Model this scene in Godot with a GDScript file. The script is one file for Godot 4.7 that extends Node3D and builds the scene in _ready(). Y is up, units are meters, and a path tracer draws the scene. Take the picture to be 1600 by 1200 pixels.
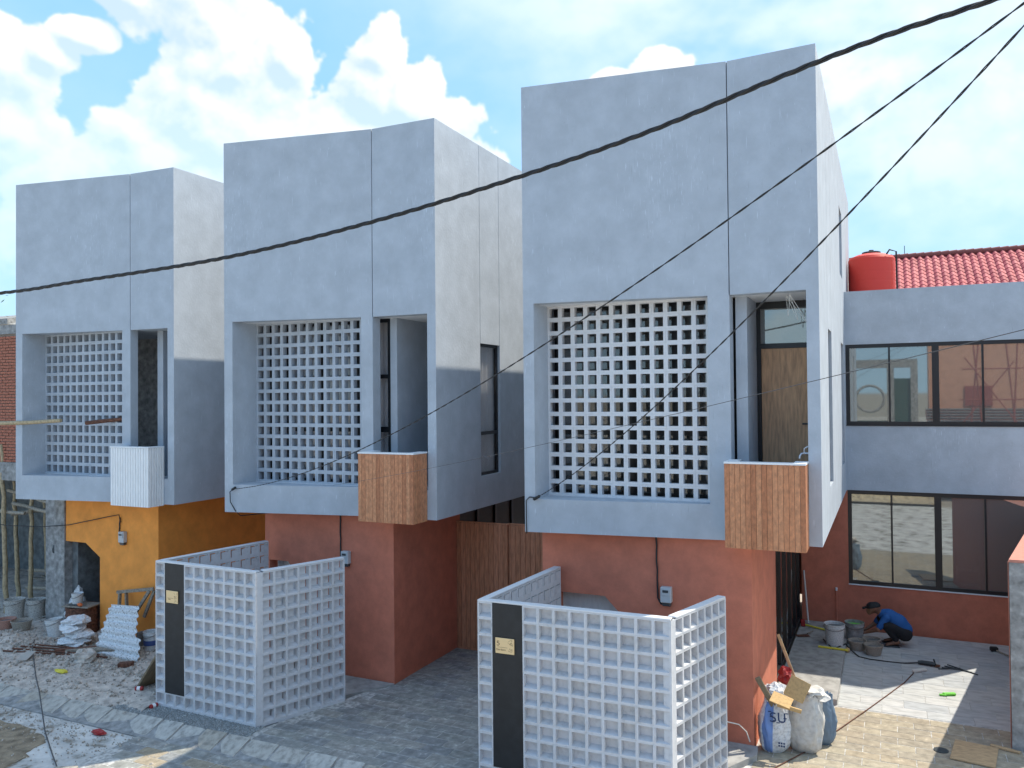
extends Node3D
# u = metres to the right along the houses' cross walls, v = metres away from the camera along their side walls, y = up.

func P(u: float, y: float, v: float) -> Vector3:
	return Vector3(u, y, -v)

class MB:
	var V := PackedVector3Array()
	var N := PackedVector3Array()
	func tri(a: Vector3, b: Vector3, c: Vector3) -> void:  # a, b, c run counter-clockwise seen from outside
		var n := (b - a).cross(c - a).normalized()
		V.append(a); V.append(c); V.append(b)
		N.append(n); N.append(n); N.append(n)
	func tri_n(a: Vector3, b: Vector3, c: Vector3, na: Vector3, nb: Vector3, nc: Vector3) -> void:
		V.append(a); V.append(c); V.append(b)
		N.append(na); N.append(nc); N.append(nb)
	func quad(a: Vector3, b: Vector3, c: Vector3, d: Vector3) -> void:
		tri(a, b, c); tri(a, c, d)
	func hexa(p: Array) -> void:  # p[0..3] bottom ring counter-clockwise from above, p[4..7] top ring
		quad(p[3], p[2], p[1], p[0]); quad(p[4], p[5], p[6], p[7])
		for i in 4:
			var j := (i + 1) % 4
			quad(p[i], p[j], p[j + 4], p[i + 4])
	func box(lo: Vector3, hi: Vector3) -> void:
		hexa([Vector3(lo.x, lo.y, hi.z), Vector3(hi.x, lo.y, hi.z), Vector3(hi.x, lo.y, lo.z), Vector3(lo.x, lo.y, lo.z), Vector3(lo.x, hi.y, hi.z), Vector3(hi.x, hi.y, hi.z), Vector3(hi.x, hi.y, lo.z), Vector3(lo.x, hi.y, lo.z)])
	func uvbox(u0: float, u1: float, y0: float, y1: float, v0: float, v1: float) -> void:
		box(Vector3(u0, y0, -v1), Vector3(u1, y1, -v0))
	func obox(t: Transform3D, s: Vector3) -> void:
		var h := s / 2.0
		var q := []
		for k in [[-1, -1, 1], [1, -1, 1], [1, -1, -1], [-1, -1, -1], [-1, 1, 1], [1, 1, 1], [1, 1, -1], [-1, 1, -1]]:
			q.append(t * Vector3(h.x * k[0], h.y * k[1], h.z * k[2]))
		hexa(q)
	func bevel_box(t: Transform3D, s: Vector3, b: float) -> void:  # a box with chamfered edges
		var h := s / 2.0
		for ax in 3:
			var a1 := (ax + 1) % 3
			var a2 := (ax + 2) % 3
			for sg in [-1.0, 1.0]:
				var ring := []
				for k in [[-1, -1], [1, -1], [1, 1], [-1, 1]]:
					var p := Vector3.ZERO
					p[ax] = h[ax] * sg
					p[a1] = (h[a1] - b) * k[0]
					p[a2] = (h[a2] - b) * k[1]
					ring.append(t * p)
				if sg > 0: quad(ring[0], ring[1], ring[2], ring[3])
				else: quad(ring[3], ring[2], ring[1], ring[0])
			for s1 in [-1.0, 1.0]:
				for s2 in [-1.0, 1.0]:
					var e := []
					for k in [[-1, 0], [1, 0], [1, 1], [-1, 1]]:
						var p := Vector3.ZERO
						p[ax] = (h[ax] - b) * k[0]
						p[a1] = (h[a1] - (b if k[1] == 1 else 0.0)) * s1
						p[a2] = (h[a2] - (b if k[1] == 0 else 0.0)) * s2
						e.append(t * p)
					if s1 * s2 < 0: quad(e[0], e[1], e[2], e[3])
					else: quad(e[3], e[2], e[1], e[0])
		for sx in [-1.0, 1.0]:
			for sy in [-1.0, 1.0]:
				for sz in [-1.0, 1.0]:
					var a: Vector3 = t * Vector3(h.x * sx, (h.y - b) * sy, (h.z - b) * sz)
					var c: Vector3 = t * Vector3((h.x - b) * sx, h.y * sy, (h.z - b) * sz)
					var d: Vector3 = t * Vector3((h.x - b) * sx, (h.y - b) * sy, h.z * sz)
					if sx * sy * sz > 0: tri(a, c, d)
					else: tri(a, d, c)
	func bbox(u0: float, u1: float, y0: float, y1: float, v0: float, v1: float, b := 0.006) -> void:
		bevel_box(Transform3D(Basis.IDENTITY, Vector3((u0 + u1) / 2, (y0 + y1) / 2, -(v0 + v1) / 2)), Vector3(u1 - u0, y1 - y0, v1 - v0), b)
	func prism(poly: Array, y0: float, y1: float) -> void:  # poly of [u, v], any order
		var q := PackedVector2Array()
		var area := 0.0
		for i in poly.size():
			q.append(Vector2(poly[i][0], -poly[i][1]))
			var o = poly[(i + 1) % poly.size()]
			area += q[i].cross(Vector2(o[0], -o[1]))
		if area > 0: q.reverse()
		var ix := Geometry2D.triangulate_polygon(q)
		for i in range(0, ix.size(), 3):
			var a := q[ix[i]]
			var b := q[ix[i + 1]]
			var c := q[ix[i + 2]]
			if (b - a).cross(c - a) > 0:
				var t := b
				b = c
				c = t
			tri(Vector3(a.x, y1, a.y), Vector3(b.x, y1, b.y), Vector3(c.x, y1, c.y))
			tri(Vector3(a.x, y0, a.y), Vector3(c.x, y0, c.y), Vector3(b.x, y0, b.y))
		for i in q.size():
			var a := q[i]
			var b := q[(i + 1) % q.size()]
			quad(Vector3(a.x, y0, a.y), Vector3(b.x, y0, b.y), Vector3(b.x, y1, b.y), Vector3(a.x, y1, a.y))
	func slab_uy(poly: Array, v0: float, v1: float) -> void:  # poly of [u, y] pushed from v0 to v1
		var q := PackedVector2Array()
		var area := 0.0
		for i in poly.size():
			q.append(Vector2(poly[i][0], poly[i][1]))
			var o = poly[(i + 1) % poly.size()]
			area += q[i].cross(Vector2(o[0], o[1]))
		if area < 0: q.reverse()
		var ix := Geometry2D.triangulate_polygon(q)
		for i in range(0, ix.size(), 3):
			var a := q[ix[i]]
			var b := q[ix[i + 1]]
			var c := q[ix[i + 2]]
			if (b - a).cross(c - a) < 0:
				var t := b
				b = c
				c = t
			tri(Vector3(a.x, a.y, -v0), Vector3(b.x, b.y, -v0), Vector3(c.x, c.y, -v0))
			tri(Vector3(a.x, a.y, -v1), Vector3(c.x, c.y, -v1), Vector3(b.x, b.y, -v1))
		for i in q.size():
			var a := q[i]
			var b := q[(i + 1) % q.size()]
			quad(Vector3(b.x, b.y, -v0), Vector3(a.x, a.y, -v0), Vector3(a.x, a.y, -v1), Vector3(b.x, b.y, -v1))
	func tube(pts: Array, r, sides := 8, caps := true) -> void:  # r: number or one for each point
		var rings := []
		var up := Vector3.UP
		for i in pts.size():
			var d: Vector3 = (pts[min(i + 1, pts.size() - 1)] - pts[max(i - 1, 0)]).normalized()
			if absf(d.dot(up)) > 0.95: up = Vector3.RIGHT
			var x := d.cross(up).normalized()
			var y := x.cross(d).normalized()
			up = y
			var rad: float = r[i] if r is Array else r
			var ring := []
			for k in sides:
				var a := TAU * k / sides
				var nn := x * cos(a) + y * sin(a)
				ring.append([pts[i] + nn * rad, nn])
			rings.append(ring)
		for i in rings.size() - 1:
			for k in sides:
				var l := (k + 1) % sides
				var a = rings[i][k]
				var b = rings[i][l]
				var c = rings[i + 1][l]
				var e = rings[i + 1][k]
				tri_n(a[0], c[0], b[0], a[1], c[1], b[1])
				tri_n(a[0], e[0], c[0], a[1], e[1], c[1])
		if caps:
			for k in sides:
				var l := (k + 1) % sides
				tri(pts[0], rings[0][k][0], rings[0][l][0])
				tri(pts[-1], rings[-1][l][0], rings[-1][k][0])
	func lathe(prof: Array, segs := 20, at := Transform3D.IDENTITY) -> void:  # prof of [radius, height]
		for i in prof.size() - 1:
			var a = prof[i]
			var b = prof[i + 1]
			var sl: Vector2 = Vector2(b[1] - a[1], a[0] - b[0]).normalized()
			for k in segs:
				var t0 := TAU * k / segs
				var t1 := TAU * (k + 1) / segs
				var d0 := Vector3(cos(t0), 0, -sin(t0))
				var d1 := Vector3(cos(t1), 0, -sin(t1))
				var n0 := at.basis * (d0 * sl.x + Vector3.UP * sl.y).normalized()
				var n1 := at.basis * (d1 * sl.x + Vector3.UP * sl.y).normalized()
				var p00: Vector3 = at * (d0 * a[0] + Vector3.UP * a[1])
				var p10: Vector3 = at * (d1 * a[0] + Vector3.UP * a[1])
				var p01: Vector3 = at * (d0 * b[0] + Vector3.UP * b[1])
				var p11: Vector3 = at * (d1 * b[0] + Vector3.UP * b[1])
				if a[0] > 0.0: tri_n(p00, p10, p11, n0, n1, n1)
				if b[0] > 0.0: tri_n(p00, p11, p01, n0, n1, n0)
	func blob(c: Vector3, s: Vector3, noise: FastNoiseLite, amount: float, rings := 8, segs := 12) -> void:  # a lumpy ellipsoid
		var g := []
		for i in rings + 1:
			var row := []
			for k in segs + 1:
				var th := PI * i / rings
				var ph := TAU * (k % segs) / segs
				var d := Vector3(sin(th) * cos(ph), cos(th), sin(th) * sin(ph))
				var f := 1.0 + amount * noise.get_noise_3dv(d * 60.0 + c * 37.0)
				row.append(c + d * s * f)
			g.append(row)
		for i in rings:
			for k in segs:
				if i > 0: tri(g[i][k], g[i][k + 1], g[i + 1][k + 1])
				if i < rings - 1: tri(g[i][k], g[i + 1][k + 1], g[i + 1][k])
	func mesh(off := Vector3.ZERO) -> ArrayMesh:
		if off != Vector3.ZERO:
			for i in V.size(): V[i] -= off
		var a := []
		a.resize(Mesh.ARRAY_MAX)
		a[Mesh.ARRAY_VERTEX] = V
		a[Mesh.ARRAY_NORMAL] = N
		var m := ArrayMesh.new()
		m.add_surface_from_arrays(Mesh.PRIMITIVE_TRIANGLES, a)
		return m

var used := {}
func numbered(called: String) -> String:
	if not used.has(called):
		used[called] = 0
		return called
	used[called] += 1
	return "%s_%03d" % [called, used[called]]

func tag(o: Node, label: String, category: String, group := "") -> Node:
	o.set_meta("label", label)
	o.set_meta("category", category)
	if group: o.set_meta("group", group)
	return o

func thing(called: String, label: String, category: String, at: Vector3, group := "") -> Node3D:
	var o := Node3D.new()
	o.name = numbered(called)
	add_child(o)
	o.position = at
	tag(o, label, category, group)
	return o

func world_of(o: Node) -> Vector3:
	var p := Vector3.ZERO
	while o is Node3D and o != self:
		p += (o as Node3D).position
		o = o.get_parent()
	return p

func part(parent: Node, called: String, mb: MB, m: Material, label := "") -> MeshInstance3D:  # mb is in scene coordinates
	var o := MeshInstance3D.new()
	o.mesh = mb.mesh(world_of(parent))
	o.material_override = m
	o.name = called
	parent.add_child(o, true)
	if label: o.set_meta("label", label)
	return o

func piece(parent: Node, called: String, mesh: Mesh, m: Material, t: Transform3D) -> MeshInstance3D:  # shared mesh, t in scene coordinates
	var o := MeshInstance3D.new()
	o.mesh = mesh
	o.material_override = m
	o.name = called
	parent.add_child(o, true)
	o.transform = Transform3D(t.basis, t.origin - world_of(parent))
	return o

func lone(called: String, mb: MB, m: Material, label: String, category: String, at: Vector3, group := "") -> MeshInstance3D:  # a thing that is one mesh
	var o := MeshInstance3D.new()
	o.name = numbered(called)
	o.mesh = mb.mesh(at)
	o.material_override = m
	add_child(o)
	o.position = at
	tag(o, label, category, group)
	return o

func struct(called: String, mb: MB, m: Material) -> MeshInstance3D:
	var o := MeshInstance3D.new()
	o.name = numbered(called)
	o.mesh = mb.mesh()
	o.material_override = m
	add_child(o)
	o.set_meta("kind", "structure")
	return o

# ---------------------------------------------------------------- materials
var M := {}
func noise_tex(sd: int, freq: float, octaves: int, stops: Array, size := 512, kind := FastNoiseLite.TYPE_SIMPLEX_SMOOTH, gain := 0.55) -> NoiseTexture2D:
	var f := FastNoiseLite.new()
	f.seed = sd
	f.noise_type = kind
	f.frequency = freq
	f.fractal_type = FastNoiseLite.FRACTAL_FBM
	f.fractal_octaves = octaves
	f.fractal_gain = gain
	var t := NoiseTexture2D.new()
	t.noise = f
	t.width = size
	t.height = size
	t.seamless = true
	t.seamless_blend_skirt = 0.15
	var g := Gradient.new()
	var offs := PackedFloat32Array()
	var cols := PackedColorArray()
	for s in stops:
		offs.append(s[0])
		cols.append(s[1])
	g.offsets = offs
	g.colors = cols
	t.color_ramp = g
	return t

func bump_tex(sd: int, freq: float, octaves: int, strength: float, size := 512, kind := FastNoiseLite.TYPE_SIMPLEX_SMOOTH) -> NoiseTexture2D:
	var f := FastNoiseLite.new()
	f.seed = sd
	f.noise_type = kind
	f.frequency = freq
	f.fractal_octaves = octaves
	f.fractal_gain = 0.6
	var t := NoiseTexture2D.new()
	t.noise = f
	t.width = size
	t.height = size
	t.seamless = true
	t.as_normal_map = true
	t.bump_strength = strength
	return t

func S(r: float, g: float, b: float, k := 1.0) -> Color:  # real-world base colour (linear) -> sRGB
	return Color(clampf(r * k, 0, 1), clampf(g * k, 0, 1), clampf(b * k, 0, 1)).linear_to_srgb()

func flat(r: float, g: float, b: float, rough := 0.7, metal := 0.0) -> StandardMaterial3D:
	var m := StandardMaterial3D.new()
	m.albedo_color = S(r, g, b)
	m.roughness = rough
	m.metallic = metal
	return m

# base colour with patches: stops = [[offset, factor or Color], ...]; alike patterns share their textures
var tex_seen := {}
func surf(base: Array, stops: Array, scale: Vector3, rough: float, sd: int, freq := 0.012, octaves := 6, bump := 0.0, bump_freq := 0.05, gain := 0.55) -> StandardMaterial3D:
	var m := StandardMaterial3D.new()
	var most := 0.0
	var own := false
	for s in stops:
		if s[1] is Color: own = true
		else: most = maxf(most, s[1])
	var st := []
	for s in stops:
		if own: st.append([s[0], s[1] if s[1] is Color else S(base[0], base[1], base[2], s[1])])
		else: st.append([s[0], S(s[1] / most, s[1] / most, s[1] / most)])
	var key := str(st) + str([freq, octaves, gain])
	if not tex_seen.has(key): tex_seen[key] = noise_tex(sd, freq, octaves, st, 512, FastNoiseLite.TYPE_SIMPLEX_SMOOTH, gain)
	m.albedo_texture = tex_seen[key]
	if not own: m.albedo_color = S(base[0], base[1], base[2], most)
	m.uv1_triplanar = true
	m.uv1_world_triplanar = true
	m.uv1_triplanar_sharpness = 6.0
	m.uv1_scale = scale
	m.uv1_offset = Vector3(0.37, 0.61, 0.83) * sd
	m.roughness = rough
	if bump > 0.0:
		key = str(["bump", bump, bump_freq])
		if not tex_seen.has(key): tex_seen[key] = bump_tex(sd + 50, bump_freq, 4, bump)
		m.normal_enabled = true
		m.normal_texture = tex_seen[key]
		m.normal_scale = 0.3
	return m

func scuffed(tint: Array, sd: int, contrast: float, marks: int, strength: float, scale: Vector3, rough: float) -> StandardMaterial3D:  # painted render: faint trowel clouds, pale scuffs, drips
	var key := str(["scuff", contrast, marks, strength])
	if not tex_seen.has(key):
		var f := FastNoiseLite.new()
		f.seed = sd
		f.frequency = 0.006
		f.fractal_octaves = 7
		f.fractal_gain = 0.62
		var im := f.get_seamless_image(1024, 1024)
		var bytes := im.get_data()
		for i in bytes.size(): bytes[i] = int((236.0 if contrast > 0.1 else 212.0) + (bytes[i] - 128.0) * contrast)
		im = Image.create_from_data(1024, 1024, false, Image.FORMAT_L8, bytes)
		im.convert(Image.FORMAT_RGB8)
		var r := RandomNumberGenerator.new()
		r.seed = sd * 31 + 5
		for i in marks:
			var x := r.randi() % 1024
			var y := r.randi() % 1024
			if i % 3 == 0:  # scuffs come in clusters
				x = int(420 + r.randfn(0, 70))
				y = int(600 + r.randfn(0, 110))
			var n := 6 + int(60 * r.randf() * r.randf())
			var a := strength * r.randf() * (1.0 if r.randf() < 0.75 else -0.7)
			var w := 1 + int(2.2 * r.randf() * r.randf())
			for k in n:
				if r.randf() < 0.07: x += r.randi_range(-1, 1)
				for q in w:
					var c := im.get_pixel(posmod(x + q, 1024), posmod(y + k, 1024))
					var g := clampf(c.r + a * sin(PI * (k + 0.5) / n), 0.0, 1.0)
					im.set_pixel(posmod(x + q, 1024), posmod(y + k, 1024), Color(g, g, g))
		tex_seen[key] = ImageTexture.create_from_image(im)
	var m := StandardMaterial3D.new()
	m.albedo_texture = tex_seen[key]
	m.albedo_color = S(tint[0], tint[1], tint[2])
	m.uv1_triplanar = true
	m.uv1_world_triplanar = true
	m.uv1_triplanar_sharpness = 6.0
	m.uv1_scale = scale
	m.uv1_offset = Vector3(0.13, 0.29, 0.41) * sd
	m.roughness = rough
	m.normal_enabled = true
	key = str(["bump", 2.0, 0.12])
	if not tex_seen.has(key): tex_seen[key] = bump_tex(51, 0.12, 4, 2.0)
	m.normal_texture = tex_seen[key]
	m.normal_scale = 0.14
	return m

func make_materials() -> void:
	var two := [[0.2, 0.9], [0.5, 1.0], [0.8, 1.07]]
	M.grey = scuffed([0.62, 0.685, 0.76], 1, 0.085, 1000, 0.13, Vector3(0.27, 0.27, 0.27), 0.85)
	M.grey_joint = flat(0.25, 0.26, 0.28, 0.9)
	M.block = surf([0.64, 0.65, 0.665], [[0.2, 0.95], [0.5, 1.0], [0.8, 1.03]], Vector3(0.8, 0.8, 0.8), 0.75, 2, 0.02, 6, 2.0, 0.08)
	M.block_weathered = surf([0.575, 0.582, 0.60], [[0.14, 0.88], [0.35, 0.98], [0.75, 1.03]], Vector3(0.9, 0.9, 0.9), 0.8, 3, 0.02, 7, 2.0, 0.08)
	M.block_stained = surf([0.55, 0.553, 0.562], [[0.14, 0.82], [0.35, 0.96], [0.75, 1.05]], Vector3(1.1, 1.1, 1.1), 0.82, 83, 0.02, 7, 2.0, 0.08)
	M.red = scuffed([0.66, 0.215, 0.13], 4, 0.13, 300, 0.08, Vector3(0.4, 0.4, 0.4), 0.82)
	M.orange = scuffed([1.0, 0.375, 0.068], 4, 0.13, 300, 0.08, Vector3(0.33, 0.33, 0.33), 0.82)
	M.concrete = surf([0.27, 0.27, 0.265], [[0.15, 0.6], [0.4, 0.9], [0.6, 1.05], [0.85, 1.4]], Vector3(0.9, 0.9, 0.9), 0.9, 6, 0.012, 7, 4.0, 0.04)
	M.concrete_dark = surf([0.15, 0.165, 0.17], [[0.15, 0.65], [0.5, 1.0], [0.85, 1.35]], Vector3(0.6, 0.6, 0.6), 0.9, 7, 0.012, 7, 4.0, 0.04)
	M.slab = surf([0.33, 0.325, 0.31], [[0.15, 0.75], [0.5, 1.0], [0.85, 1.2]], Vector3(0.7, 0.7, 0.7), 0.85, 8, 0.012, 7, 2.0, 0.05)
	M.street = surf([0.50, 0.49, 0.465], [[0.1, Color(0.43, 0.40, 0.35)], [0.35, 0.85], [0.5, 1.0], [0.8, 1.25]], Vector3(0.25, 0.25, 0.25), 0.92, 9, 0.012, 8, 5.0, 0.05, 0.62)
	M.dirt = surf([0.48, 0.425, 0.37], [[0.15, 0.6], [0.4, 0.9], [0.55, 1.04], [0.8, 1.3]], Vector3(0.5, 0.5, 0.5), 0.95, 10, 0.014, 8, 8.0, 0.06, 0.65)
	M.soil = surf([0.24, 0.19, 0.13], [[0.15, 0.55], [0.5, 1.0], [0.85, 1.4]], Vector3(0.5, 0.5, 0.5), 0.95, 11, 0.014, 8, 8.0, 0.06, 0.65)
	M.ground = surf([0.38, 0.345, 0.29], two, Vector3(0.1, 0.1, 0.1), 0.95, 12, 0.012, 7)
	M.kerb = []
	for k in 3: M.kerb.append(surf([[0.40, 0.38, 0.34], [0.36, 0.33, 0.28], [0.43, 0.415, 0.38]][k], [[0.15, 0.65], [0.5, 1.0], [0.85, 1.2]], Vector3(0.9, 0.9, 0.9), 0.92, 13 + k, 0.014, 7, 5.0, 0.04))
	M.paver = []
	for k in 5: M.paver.append(surf([[0.27, 0.272, 0.255], [0.305, 0.3, 0.28], [0.25, 0.255, 0.25], [0.32, 0.31, 0.282], [0.285, 0.285, 0.26]][k], [[0.15, 0.7], [0.45, 0.95], [0.6, 1.05], [0.8, 1.35], [0.9, 1.9]], Vector3(0.8, 0.8, 0.8), 0.72, 20 + k, 0.013, 7, 3.0, 0.06, 0.62))
	M.grout = surf([0.46, 0.45, 0.425], [[0.2, 0.6], [0.5, 0.95], [0.8, 1.3]], Vector3(1, 1, 1), 0.95, 26, 0.02, 6)
	M.court_old = []
	for k in 4: M.court_old.append(surf([[0.32, 0.275, 0.205], [0.35, 0.305, 0.225], [0.30, 0.262, 0.20], [0.335, 0.28, 0.2]][k], [[0.15, 0.75], [0.45, 0.97], [0.6, 1.04], [0.8, 1.2], [0.88, 1.5]], Vector3(0.9, 0.9, 0.9), 0.8, 30 + k, 0.013, 7, 3.0, 0.06, 0.62))
	M.court_new = []
	for k in 4: M.court_new.append(surf([[0.42, 0.435, 0.44], [0.46, 0.465, 0.46], [0.38, 0.40, 0.415], [0.44, 0.45, 0.445]][k], [[0.15, 0.8], [0.5, 1.0], [0.85, 1.15]], Vector3(0.5, 0.5, 1.4), 0.6, 36 + k, 0.012, 6, 1.5, 0.06))
	M.teak = []
	for k in 4: M.teak.append(surf([[0.45, 0.185, 0.085], [0.51, 0.225, 0.108], [0.39, 0.15, 0.066], [0.49, 0.205, 0.095]][k], [[0.15, 0.7], [0.4, 0.92], [0.55, 1.02], [0.75, 1.16], [0.88, 1.35]], Vector3(1.8, 1.1, 1.8), 0.55, 42 + k, 0.016, 6, 2.0, 0.05, 0.6))
	M.gate_wood = []
	for k in 3: M.gate_wood.append(surf([[0.42, 0.18, 0.095], [0.46, 0.2, 0.11], [0.375, 0.155, 0.08]][k], [[0.15, 0.7], [0.5, 1.0], [0.85, 1.25]], Vector3(2.6, 0.35, 2.6), 0.6, 48 + k, 0.016, 6, 2.0, 0.05))
	M.door_wood = surf([0.55, 0.32, 0.175], [[0.15, 0.72], [0.45, 0.97], [0.6, 1.04], [0.85, 1.2]], Vector3(2.2, 0.25, 2.2), 0.5, 52, 0.018, 6, 1.0, 0.05)
	M.white_board = surf([0.80, 0.80, 0.795], [[0.2, 0.95], [0.5, 1.0], [0.8, 1.04]], Vector3(1.5, 0.5, 1.5), 0.6, 53, 0.02, 6)
	M.white_cap = flat(0.78, 0.79, 0.8, 0.6)
	M.black = flat(0.012, 0.013, 0.016, 0.35)
	M.panel = surf([0.011, 0.012, 0.014], [[0.2, 0.8], [0.5, 1.0], [0.8, 1.3]], Vector3(0.8, 0.8, 0.8), 0.5, 54)
	M.glass = StandardMaterial3D.new()
	M.glass.transparency = BaseMaterial3D.TRANSPARENCY_ALPHA
	M.glass.albedo_color = Color(0.08, 0.09, 0.09, 0.12)
	M.glass.roughness = 0.02
	M.glass.metallic = 0.0
	M.glass.metallic_specular = 1.0
	M.coated = M.glass.duplicate()  # mirror-coated panes
	M.coated.albedo_color = Color(0.64, 0.655, 0.65, 0.1)
	M.coated.metallic = 0.7
	M.tinted = M.glass.duplicate()
	M.tinted.albedo_color = Color(0.5, 0.5, 0.49, 0.1)
	M.tinted.metallic = 0.38
	M.interior = flat(0.30, 0.29, 0.28, 0.9)
	M.curtain = flat(0.82, 0.82, 0.84, 0.9)
	M.curtain.backlight_enabled = true
	M.curtain.backlight = Color(0.2, 0.2, 0.2)
	M.bamboo = surf([0.40, 0.31, 0.185], [[0.15, 0.6], [0.5, 1.0], [0.85, 1.25]], Vector3(3, 1, 3), 0.65, 55, 0.016, 6)
	M.bamboo_grey = surf([0.33, 0.29, 0.23], [[0.15, 0.6], [0.5, 1.0], [0.85, 1.25]], Vector3(3, 1, 3), 0.75, 56, 0.016, 6)
	M.timber = surf([0.27, 0.235, 0.19], [[0.15, 0.6], [0.5, 1.0], [0.85, 1.3]], Vector3(2, 2, 2), 0.85, 57, 0.016, 6)
	M.plywood = surf([0.46, 0.31, 0.17], [[0.15, 0.75], [0.5, 1.0], [0.85, 1.15]], Vector3(0.8, 0.8, 2.4), 0.75, 58, 0.016, 6)
	M.plywood_dark = surf([0.21, 0.165, 0.105], [[0.15, 0.7], [0.5, 1.0], [0.85, 1.2]], Vector3(1.5, 0.6, 1.5), 0.85, 59, 0.016, 6)
	M.rust = surf([0.12, 0.05, 0.03], [[0.15, 0.5], [0.5, 1.0], [0.8, 1.6], [0.9, 2.2]], Vector3(2, 2, 2), 0.85, 60, 0.016, 6)
	M.brick = surf([0.37, 0.135, 0.085], [[0.15, 0.6], [0.5, 1.0], [0.85, 1.4]], Vector3(1.7, 1.7, 1.7), 0.92, 61, 0.02, 6)
	M.mortar = flat(0.36, 0.33, 0.3, 0.95)
	M.bucket_dirty = surf([0.42, 0.4, 0.365], [[0.2, 0.6], [0.5, 1.0], [0.7, 1.3]], Vector3(3, 3, 3), 0.7, 62, 0.02, 6)
	M.bucket_white = surf([0.62, 0.63, 0.62], [[0.2, 0.75], [0.5, 1.0], [0.8, 1.1]], Vector3(3, 3, 3), 0.5, 63, 0.02, 6)
	M.basin = surf([0.33, 0.29, 0.24], [[0.2, 0.7], [0.5, 1.0], [0.8, 1.25]], Vector3(4, 4, 4), 0.7, 64, 0.02, 6)
	M.basin_red = surf([0.40, 0.21, 0.16], [[0.2, 0.7], [0.5, 1.0], [0.8, 1.2]], Vector3(4, 4, 4), 0.7, 65, 0.02, 6)
	M.mortar_mix = surf([0.16, 0.155, 0.15], two, Vector3(4, 4, 4), 0.9, 66, 0.03, 6)
	M.sheet = surf([0.66, 0.68, 0.69], [[0.15, Color(0.45, 0.38, 0.3)], [0.3, 0.8], [0.5, 1.0], [0.8, 1.1]], Vector3(1.6, 1.6, 1.6), 0.5, 67, 0.02, 7, 0.0, 0.05, 0.65)
	M.sack_white = surf([0.66, 0.67, 0.68], [[0.15, 0.7], [0.5, 1.0], [0.8, 1.1]], Vector3(2, 2, 2), 0.75, 68, 0.02, 6, 5.0, 0.03)
	M.sack_grey = surf([0.58, 0.56, 0.52], [[0.15, 0.85], [0.5, 1.0], [0.8, 1.06]], Vector3(1.2, 1.2, 1.2), 0.7, 69, 0.02, 6, 5.0, 0.03)
	M.sack_blue = flat(0.16, 0.27, 0.55, 0.65)
	M.sack_slate = flat(0.14, 0.2, 0.27, 0.65)
	M.print_blue = flat(0.02, 0.045, 0.12, 0.7)
	M.cardboard = surf([0.55, 0.36, 0.16], [[0.2, 0.85], [0.5, 1.0], [0.8, 1.1]], Vector3(2, 2, 2), 0.85, 70, 0.02, 6)
	M.tank = flat(0.68, 0.045, 0.028, 0.5)
	M.tank_lid = flat(0.06, 0.055, 0.05, 0.6)
	M.tile_red = []
	for k in 3: M.tile_red.append(surf([[0.44, 0.085, 0.093], [0.38, 0.07, 0.078], [0.50, 0.115, 0.12]][k], [[0.2, 0.8], [0.5, 1.0], [0.8, 1.15]], Vector3(1, 1, 1), 0.7, 71 + k, 0.02, 6))
	M.ridge = flat(0.22, 0.07, 0.06, 0.85)
	M.gold = flat(0.78, 0.56, 0.29, 0.45, 0.1)
	M.engraved = flat(0.16, 0.1, 0.05, 0.7)
	M.meter = flat(0.5, 0.52, 0.53, 0.5)
	M.meter_dark = flat(0.05, 0.055, 0.06, 0.4)
	M.cable = flat(0.014, 0.015, 0.017, 0.6)
	M.wire_grey = flat(0.07, 0.068, 0.07, 0.6)
	M.steel = flat(0.55, 0.57, 0.6, 0.3, 0.8)
	M.dark_tool = flat(0.03, 0.04, 0.045, 0.5)
	M.green = flat(0.16, 0.6, 0.06, 0.5)
	M.yellow = flat(0.7, 0.6, 0.06, 0.6)
	M.red_bit = flat(0.32, 0.02, 0.02, 0.5)
	M.orange_bit = flat(0.65, 0.14, 0.03, 0.5)
	M.white_wire = flat(0.65, 0.63, 0.58, 0.6)
	M.hose = flat(0.55, 0.52, 0.46, 0.6)
	M.gravel = surf([0.30, 0.32, 0.325], [[0.25, 0.5], [0.5, 1.0], [0.75, 1.5]], Vector3(5, 5, 5), 0.9, 75, 0.03, 6)
	M.rubble = surf([0.50, 0.455, 0.405], [[0.2, 0.6], [0.5, 1.0], [0.8, 1.3]], Vector3(3.5, 3.5, 3.5), 0.92, 76, 0.02, 6)
	for k in ["gravel", "rubble"]: M[k].vertex_color_use_as_albedo = true
	M.gravel_bed = flat(0.14, 0.15, 0.155, 0.95)
	M.rubble_lump = flat(0.4, 0.37, 0.33, 0.95)
	M.terracotta_cap = surf([0.50, 0.21, 0.155], two, Vector3(1, 1, 1), 0.85, 77, 0.02, 6)
	M.peach = surf([0.56, 0.29, 0.19], two, Vector3(0.4, 0.4, 0.4), 0.85, 78, 0.012, 6)
	M.sand = surf([0.45, 0.37, 0.25], [[0.2, 0.6], [0.5, 1.0], [0.8, 1.2]], Vector3(0.7, 0.7, 0.7), 0.95, 79, 0.012, 7, 6.0, 0.04)
	M.net = flat(0.03, 0.075, 0.06, 0.9)
	M.scaffold = flat(0.28, 0.06, 0.045, 0.6)
	M.leaf = flat(0.07, 0.13, 0.035, 0.7)
	M.bark = flat(0.12, 0.09, 0.06, 0.9)
	M.skin = flat(0.22, 0.11, 0.065, 0.55)
	M.shirt = flat(0.012, 0.10, 0.32, 0.75)
	M.trousers = flat(0.012, 0.013, 0.016, 0.85)
	M.cap = flat(0.008, 0.009, 0.011, 0.7)
	M.hair = flat(0.006, 0.006, 0.006, 0.6)
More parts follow.
